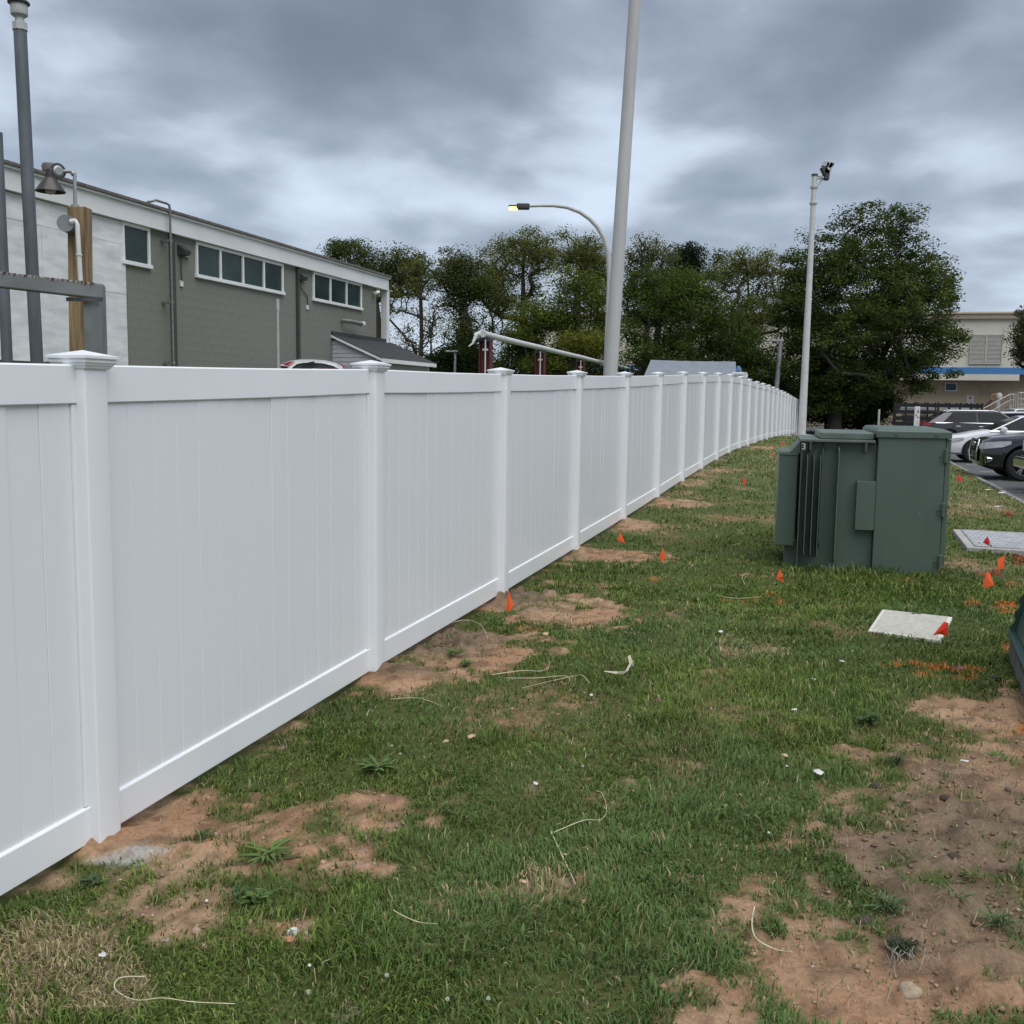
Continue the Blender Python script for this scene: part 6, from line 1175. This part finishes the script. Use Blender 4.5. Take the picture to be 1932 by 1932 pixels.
weed(1688, 1445, 60, .10, .0045, (.055, .095, .045), 'fine bluish grass tuft at the left rim of the dark soil', 'grass_tuft', 'grass tuft', 1.1); weed(1838, 1665, 26, .09, .006, (.13, .17, .05), 'small yellow green tuft on dark soil', 'grass_tuft', 'grass tuft', .7); weed(1925, 1655, 30, .10, .006, (.08, .15, .04), 'green tuft at the right photo edge on dark soil', 'grass_tuft', 'grass tuft', .8); weed(1785, 1475, 24, .08, .005, gb, 'thin tuft in the middle of the upper dark soil', 'grass_tuft', 'grass tuft', .8)
weed(1885, 1750, 60, .10, .006, (.10, .16, .06), 'long grass patch at the lower right on the soil', 'grass_tuft', 'grass tuft', .7); weed(1670, 1710, 50, .10, .006, (.10, .15, .06), 'sprawling tuft above the uprooted clump', 'grass_tuft', 'grass tuft', .6); weed(1800, 1712, 30, .10, .006, (.12, .17, .06), 'leaning tuft right of the sprawling one', 'grass_tuft', 'grass tuft', .6); weed(1720, 1860 - 230, 20, .10, .005, (.12, .15, .06), 'sparse tuft on the soil under the upright brown stone', 'grass_tuft', 'grass tuft', .6)
u_ = weed(1700, 1800, 320, .075, .0042, (.06, .075, .04), 'uprooted grey green grass clump with white roots on the soil', 'uprooted_clump', 'grass clump', .9)
def roots(px, py, n, lab_parent):
    rr = random.Random(5); c = surf(px, py, .0); g = MB()
    for k in range(n):
        a = rr.uniform(-2.6, -.5); l = rr.uniform(.03, .07); p = Vector((rr.uniform(-.05, .07), rr.uniform(-.06, .0), .045)); g.tube([p, p + Vector((math.cos(a) * l * .5, math.sin(a) * l * .5, -.004)), p + Vector((math.cos(a) * l, math.sin(a) * l, -.035))], [.0010, .0009, .0004], 4)
    g.v = [tuple(Vector(v) + c - Vector(lab_parent.location)) for v in g.v]; o = obj('roots', g, mat('white_root', (.27, .27, .23), .7, .2, 60), lab_parent, kind='stuff')
roots(1702, 1815, 20, u_)
for (x, y, s_, lab) in ((1755, 1507, .030, 'dark root bound clod at the top of the dark soil'), (1788, 1512, .034, 'round dark clod right of the root bound one'), (1800, 1623, .036, 'dark sod lump in the middle of the dark soil'), (1629, 1742, .034, 'dark sod lump above left of the uprooted clump'), (1652, 1487, .028, 'dark crumbly clod at the left end of the soil')): stone(x, y, s_, (.055, .038, .028), lab, .55, 'soil_clod')
# clover flowers
for (x, y, lab) in ((728, 1874, 'white clover head at the lower left of centre'), (842, 1921, 'white clover head at the bottom edge'), (919, 1911, 'large white clover head right of the bottom edge one'), (738, 1426, 'white clover head above the middle soil patch'), (1098, 1462, 'white clover head in the centre lawn'), (1185, 1365, 'white clover head under the dead red leaf'), (1340, 1352, 'white clover head in the lush centre right grass'), (754, 1440, 'smaller white clover head beside the middle soil patch')):
    c = surf(x, y, .0); o = thing('clover_flower', lab, 'flower', tuple(c)); g = MB(); g.tube([(0, 0, 0), (.003, 0, .045)], .0012, 5); obj('stem', g, mat('clover_stem', (.10, .16, .05), .6, .1, 9), o)
    g = MB(); 
    for k in range(26): a, e = k * 2.4, -.5 + 2.0 * k / 26; d = Vector((math.cos(a) * math.cos(e), math.sin(a) * math.cos(e), math.sin(e))); g.tube([Vector((.003, 0, .048)) + d * .002, Vector((.003, 0, .048)) + d * .007], [.0020, .0007], 4)
    obj('flower_head', g, mat('clover_white', (.48, .48, .42), .6, .1, 60), o, kind='stuff')

# ------------------------------------------------------------------ trees
bark = mat('bark', (.060, .050, .042), .9, .25, 6, .01, 12, stretch=(2, 2, .5))
def tree(name, label, base, Yd, lobes, ncl, nleaf, col, col2, tr_r, leaf=.16, clr=.5, group=None, dep=1.0, fork=.35, bare=False, shell=.45, cat='tree', trunks=1):
    """base: picture x of the foot; lobes: (px, py, rx, ry) drawn at distance Yd, given real depth"""
    rr = np.random.default_rng(int(base * 13 + Yd * 7)); b = at(base, 760, Yd); zg = tz(b.x, b.y); root = Vector((b.x, b.y, zg)); o = thing(name, label, cat, tuple(root), group=group)
    k = Yd / F; ar = np.array([l[2] * l[3] for l in lobes], float); ncl = int(ncl * 1.6); pick = rr.choice(len(lobes), ncl, p=ar / ar.sum()); C = []
    for i in pick:
        px, py, rx, ry = lobes[i]; v = rr.normal(size=3); v /= np.linalg.norm(v); r_ = rr.random() ** shell; c = at(px, py, Yd); dd = dep * .5 * (rx + ry) * k
        C.append((c.x + v[0] * rx * k * r_, c.y + v[1] * dd * r_, c.z + v[2] * ry * k * r_))
    C = np.array(C) - np.array(root); C = C[C[:, 2] > .25]
    # limbs: every clump grows from the nearest node already on the tree
    h = C[:, 2].max(); lobc = at(lobes[0][0], lobes[0][1], Yd) - root; nodes = [np.array([0, 0, -.2])]; par = [-1]
    nt = 7; topc = np.array([lobc.x * .7, lobc.y * .5, max(lobc.z * 1.0, h * .55)])
    for i in range(1, nt + 1):
        t = i / nt; nodes.append(np.array([topc[0] * t * t + rr.normal(0, .05), topc[1] * t * t + rr.normal(0, .05), topc[2] * t])); par.append(i - 1)
    order = np.argsort(np.linalg.norm(C - np.array([topc[0] * .5, 0, h * fork]), axis=1)); sel = order[::max(1, len(order) // 110)]
    for ci in sel:
        c = C[ci]; N_ = np.array(nodes); d = np.linalg.norm(N_ - c, axis=1) + np.clip(N_[:, 2] - c[2] + .2, 0, 9) * 1.4 + np.where(N_[:, 2] < h * fork * .8, 3.0, 0); j = int(np.argmin(d)); p = nodes[j]
        L_ = np.linalg.norm(c - p); m1 = p + (c - p) * .5 + np.array([rr.normal(0, .07 * L_), rr.normal(0, .07 * L_), -.02 * L_ + rr.normal(0, .05 * L_)])
        nodes.append(m1); par.append(j); nodes.append(c); par.append(len(nodes) - 2)
    n = len(nodes); cnt = np.ones(n)
    for i in range(n - 1, 0, -1): cnt[par[i]] += cnt[i]
    rad = np.maximum(tr_r * (cnt / cnt[0]) ** .47, .034 * (Yd / 60)); rad[0] = tr_r * 1.35; VV, FF = [], []; ns = 6
    for i in range(1, n):
        a, c = Vector(nodes[par[i]]), Vector(nodes[i]); t = (c - a)
        if t.length < 1e-4: continue
        x = t.orthogonal().normalized(); y = t.cross(x).normalized(); i0 = len(VV); r0, r1 = min(rad[par[i]], rad[i] * 1.25), rad[i]
        if i <= nt: r0 = rad[par[i]]
        for (p_, r_) in ((a, r0), (c, r1)): VV += [tuple(p_ + (x * math.cos(6.283 * q / ns) + y * math.sin(6.283 * q / ns)) * r_) for q in range(ns)]
        for q in range(ns): FF += [i0 + q, i0 + (q + 1) % ns, i0 + ns + (q + 1) % ns, i0 + ns + q]
    tm = np_mesh('trunk', np.array(VV), np.array(FF), 4, bark, None, True); to = bpy.data.objects.new('trunk', tm); COL.objects.link(to); to.parent = o
    # leaves
    m_ = len(C); nl = int(nleaf * m_ * 1.55); ci = rr.integers(0, m_, nl); g3_ = rr.normal(size=(nl, 3)); g3_ /= np.linalg.norm(g3_, axis=1)[:, None]; g3_ *= (rr.random(nl) ** .42)[:, None] * np.array([1, 1, .60]) * clr * 1.75 * (.55 + .75 * rr.random(m_))[ci][:, None]; P = C[ci] + g3_; P[:, 2] = np.maximum(P[:, 2], .1)
    d1 = rr.normal(size=(nl, 3)); d1 /= np.linalg.norm(d1, axis=1)[:, None]; d2 = np.cross(d1, rr.normal(size=(nl, 3))); d2 /= np.linalg.norm(d2, axis=1)[:, None]; d1[:, 2] *= .6
    s = leaf * .66 * rr.uniform(.5, 1.5, nl)[:, None]; V4 = np.stack([P - d1 * s * .5, P + d2 * s * .3, P + d1 * s * .5, P - d2 * s * .3], 1)
    tcl = np.clip(rr.random(m_) * .8 + rr.normal(0, .1, m_), 0, 1)[ci]; cc = np.array(col) * (1 - tcl[:, None]) + np.array(col2) * tcl[:, None]; cc *= rr.uniform(.75, 1.25, (nl, 1)); cc = np.repeat(cc[:, None], 4, 1).reshape(-1, 3)
    me = np_mesh('crown', V4.reshape(-1, 3), np.arange(nl * 4), 4, leaf_m, cc); co = bpy.data.objects.new('crown', me); COL.objects.link(co); co.parent = o; return o
dkg, mdg, olv, ylw = (.046, .062, .018), (.115, .138, .034), (.145, .152, .045), (.15, .15, .035)
GT = 'trees behind the fence'
tree('maple_tree', 'large dense dark green maple towering beside the white camera pole', 1575, 58, [(1640, 590, 150, 150), (1650, 440, 85, 55), (1700, 420, 30, 35), (1560, 500, 90, 60), (1735, 520, 65, 75), (1790, 640, 38, 32), (1780, 545, 28, 40), (1500, 560, 55, 80), (1740, 690, 60, 45), (1620, 720, 110, 50), (1530, 680, 70, 90), (1600, 620, 140, 130), (1560, 760, 70, 40), (1700, 600, 90, 110)], 660, 100, (.038, .060, .017), (.105, .132, .030), .36, leaf=.20, clr=.40, fork=.25, shell=.38)
TL = [('thin_tree', 'thin leaved twiggy tree filling the gap left of the red columns', 925, 69, [(930, 600, 40, 40), (900, 640, 40, 40), (950, 570, 36, 30), (960, 650, 40, 40)], 60, 36, mdg, olv, .14), ('thin_tree', 'thin twiggy tree between the corner column and the ivy trunk', 815, 70, [(815, 610, 50, 40), (770, 650, 40, 40), (850, 650, 30, 40)], 50, 30, mdg, olv, .12), ('locust_tree', 'flat topped locust tree farthest left above the green roof end', 728, 66, [(665, 480, 52, 26), (700, 505, 60, 26), (760, 495, 45, 30), (640, 470, 25, 16), (740, 530, 55, 30), (780, 520, 28, 40)], 150, 75, dkg, mdg, .26),
      ('locust_tree', 'open branched tree with bare limbs between the porch column and ivy trunk', 795, 64, [(790, 515, 36, 30), (770, 555, 60, 18), (740, 585, 40, 16), (820, 600, 30, 16), (780, 640, 40, 14)], 60, 34, mdg, olv, .16),
      ('locust_tree', 'round topped tree with a dark ivy covered trunk left of the red columns', 872, 62, [(866, 505, 45, 38), (850, 530, 50, 30), (895, 540, 40, 50), (875, 620, 20, 60), (875, 680, 20, 40), (845, 570, 26, 22)], 150, 85, dkg, mdg, .25),
      ('locust_tree', 'tall airy tree with many fine upright limbs under the lamp arm', 985, 66, [(990, 470, 62, 42), (950, 500, 50, 45), (1015, 500, 45, 60), (930, 540, 40, 40), (960, 560, 60, 50)], 170, 70, mdg, olv, .26),
      ('locust_tree', 'tree crown rising right of the airy one under the curved lamp arm', 1088, 67, [(1092, 465, 42, 44), (1112, 500, 30, 50), (1075, 490, 30, 30), (1130, 520, 40, 50)], 110, 70, mdg, olv, .2),
      ('locust_tree', 'pale thin leaved tree with bare twigs just right of the tall pole', 1215, 66, [(1225, 468, 40, 26), (1205, 490, 34, 30), (1250, 490, 34, 30)], 70, 34, olv, (.09, .11, .045), .17),
      ('dark_conifer', 'dark conifer top peeping between the pale tree and the olive crowns', 1300, 70, [(1292, 480, 30, 26), (1310, 500, 36, 30), (1285, 520, 50, 40), (1352, 492, 14, 16)], 90, 85, (.014, .026, .012), (.024, .042, .016), .2),
      ('locust_tree', 'olive green tree filling the gap left of the great maple', 1420, 66, [(1400, 500, 55, 34), (1450, 510, 50, 40), (1375, 520, 40, 36), (1440, 580, 60, 60), (1400, 600, 60, 60)], 170, 75, mdg, olv, .24),
      ('leafy_tree', 'yellow green tree left of the tall pole behind the red columns', 1075, 56, [(1090, 545, 46, 40), (1050, 590, 55, 36), (1130, 620, 30, 50), (1120, 560, 30, 40), (1090, 640, 60, 40), (1000, 610, 40, 40), (1050, 690, 70, 30)], 190, 85, (.055, .085, .018), (.165, .190, .035), .22),
      ('leafy_tree', 'broad olive tree directly right of the tall pole', 1235, 56, [(1250, 560, 70, 60), (1200, 600, 40, 60), (1290, 590, 70, 60), (1240, 660, 80, 40), (1320, 560, 50, 50), (1220, 540, 40, 30)], 230, 90, (.045, .075, .016), (.125, .170, .034), .26),
      ('leafy_tree', 'mid green tree behind the tarp tent between olive tree and maple', 1372, 57, [(1360, 620, 60, 60), (1400, 660, 50, 50), (1330, 660, 50, 50), (1440, 690, 50, 40)], 150, 85, (.040, .066, .016), (.105, .145, .032), .2),
      ('leafy_tree', 'bushy tree in front of the dark ivy trunk beside the red columns', 985, 58, [(985, 650, 40, 30), (1010, 690, 60, 36), (950, 700, 30, 24)], 110, 85, dkg, mdg, .14),
      ('yellow_shrub', 'small yellow green shrub branch glowing beside the street lamp post', 1100, 52, [(1085, 645, 26, 14), (1110, 655, 22, 18), (1130, 650, 18, 20)], 38, 70, (.09, .11, .02), (.17, .17, .03), .07)]
for (nm, lab, bx_, Yd, lob, nc, nlf, c1, c2, tr_) in TL: tree(nm, lab, bx_, Yd, lob, nc, nlf, c1, c2, tr_, leaf=.17, clr=.45, group=GT if 'locust' in nm else None, fork=.4 if 'locust' in nm else .25)
UN = [('low dark shrub behind the shed roof', 770, 60, [(760, 690, 50, 26), (800, 700, 60, 26)]), ('low dark shrub left of the thin pale lamp post', 835, 59, [(830, 695, 40, 26), (850, 680, 26, 30)]), ('low dark shrub between the ivy trunk and first red column', 905, 60, [(900, 700, 36, 26), (890, 670, 20, 26)]),
      ('dark shrub below the maple left of its trunk', 1470, 63, [(1470, 720, 50, 50), (1440, 760, 50, 50), (1500, 770, 40, 40)]), ('dark shrub in the shade right under the maple trunk', 1560, 62, [(1550, 770, 60, 40), (1600, 780, 50, 36), (1560, 720, 50, 40)]), ('lighter scrub at the right foot of the maple by the trailer', 1650, 60, [(1640, 770, 36, 30), (1665, 755, 24, 26), (1620, 790, 40, 20)]),
      ('low scrub behind the long fence top near the small lamp post', 1410, 64, [(1400, 740, 50, 50), (1360, 720, 50, 40)]), ('low shrub behind the tarp tent', 1300, 63, [(1290, 700, 60, 40), (1230, 710, 50, 40)]), ('low shrub behind the middle red columns', 1130, 63, [(1120, 710, 60, 40), (1060, 720, 50, 30)])]
for i, (lab, bx_, Yd, lob) in enumerate(UN): tree('shrub', lab, bx_, Yd, lob, 75, 90, (.016, .028, .010), (.045, .062, .018) if 'lighter' in lab else (.030, .046, .014), .07, leaf=.18, clr=.5, cat='shrub', fork=.1, group='shrubs below the trees')
tree('young_tree', 'young tree with brownish green leaves entering at the right photo edge', 1962, 46, [(1935, 640, 26, 40), (1960, 610, 40, 50), (1925, 665, 18, 24), (1965, 670, 40, 40)], 80, 85, (.045, .055, .02), (.085, .085, .032), .12, leaf=.13, clr=.28, fork=.4)
# a distant wooded skyline closes the view beyond the buildings
g = MB(); hills = []
nv = 120; rr = np.random.default_rng(4)
for k in range(nv + 1):
    a = R(-75 + 150 * k / nv); r_ = 230; x, y = math.sin(a) * r_, math.cos(a) * r_; h_ = 6 + 4 * fbm(np.array([k * .35]), np.array([2.0]), 3)[0]; g.v += [(x, y, -3), (x * 1.01, y * 1.01, h_), (x * 1.12, y * 1.12, -3)]
g.f = [(3 * k + j, 3 * k + j + 1, 3 * k + j + 4, 3 * k + j + 3) for k in range(nv) for j in range(2)]
obj('hills', g, mat('far_woods', (.035, .048, .022), .95, .2, .4), kind='structure', smooth=60)
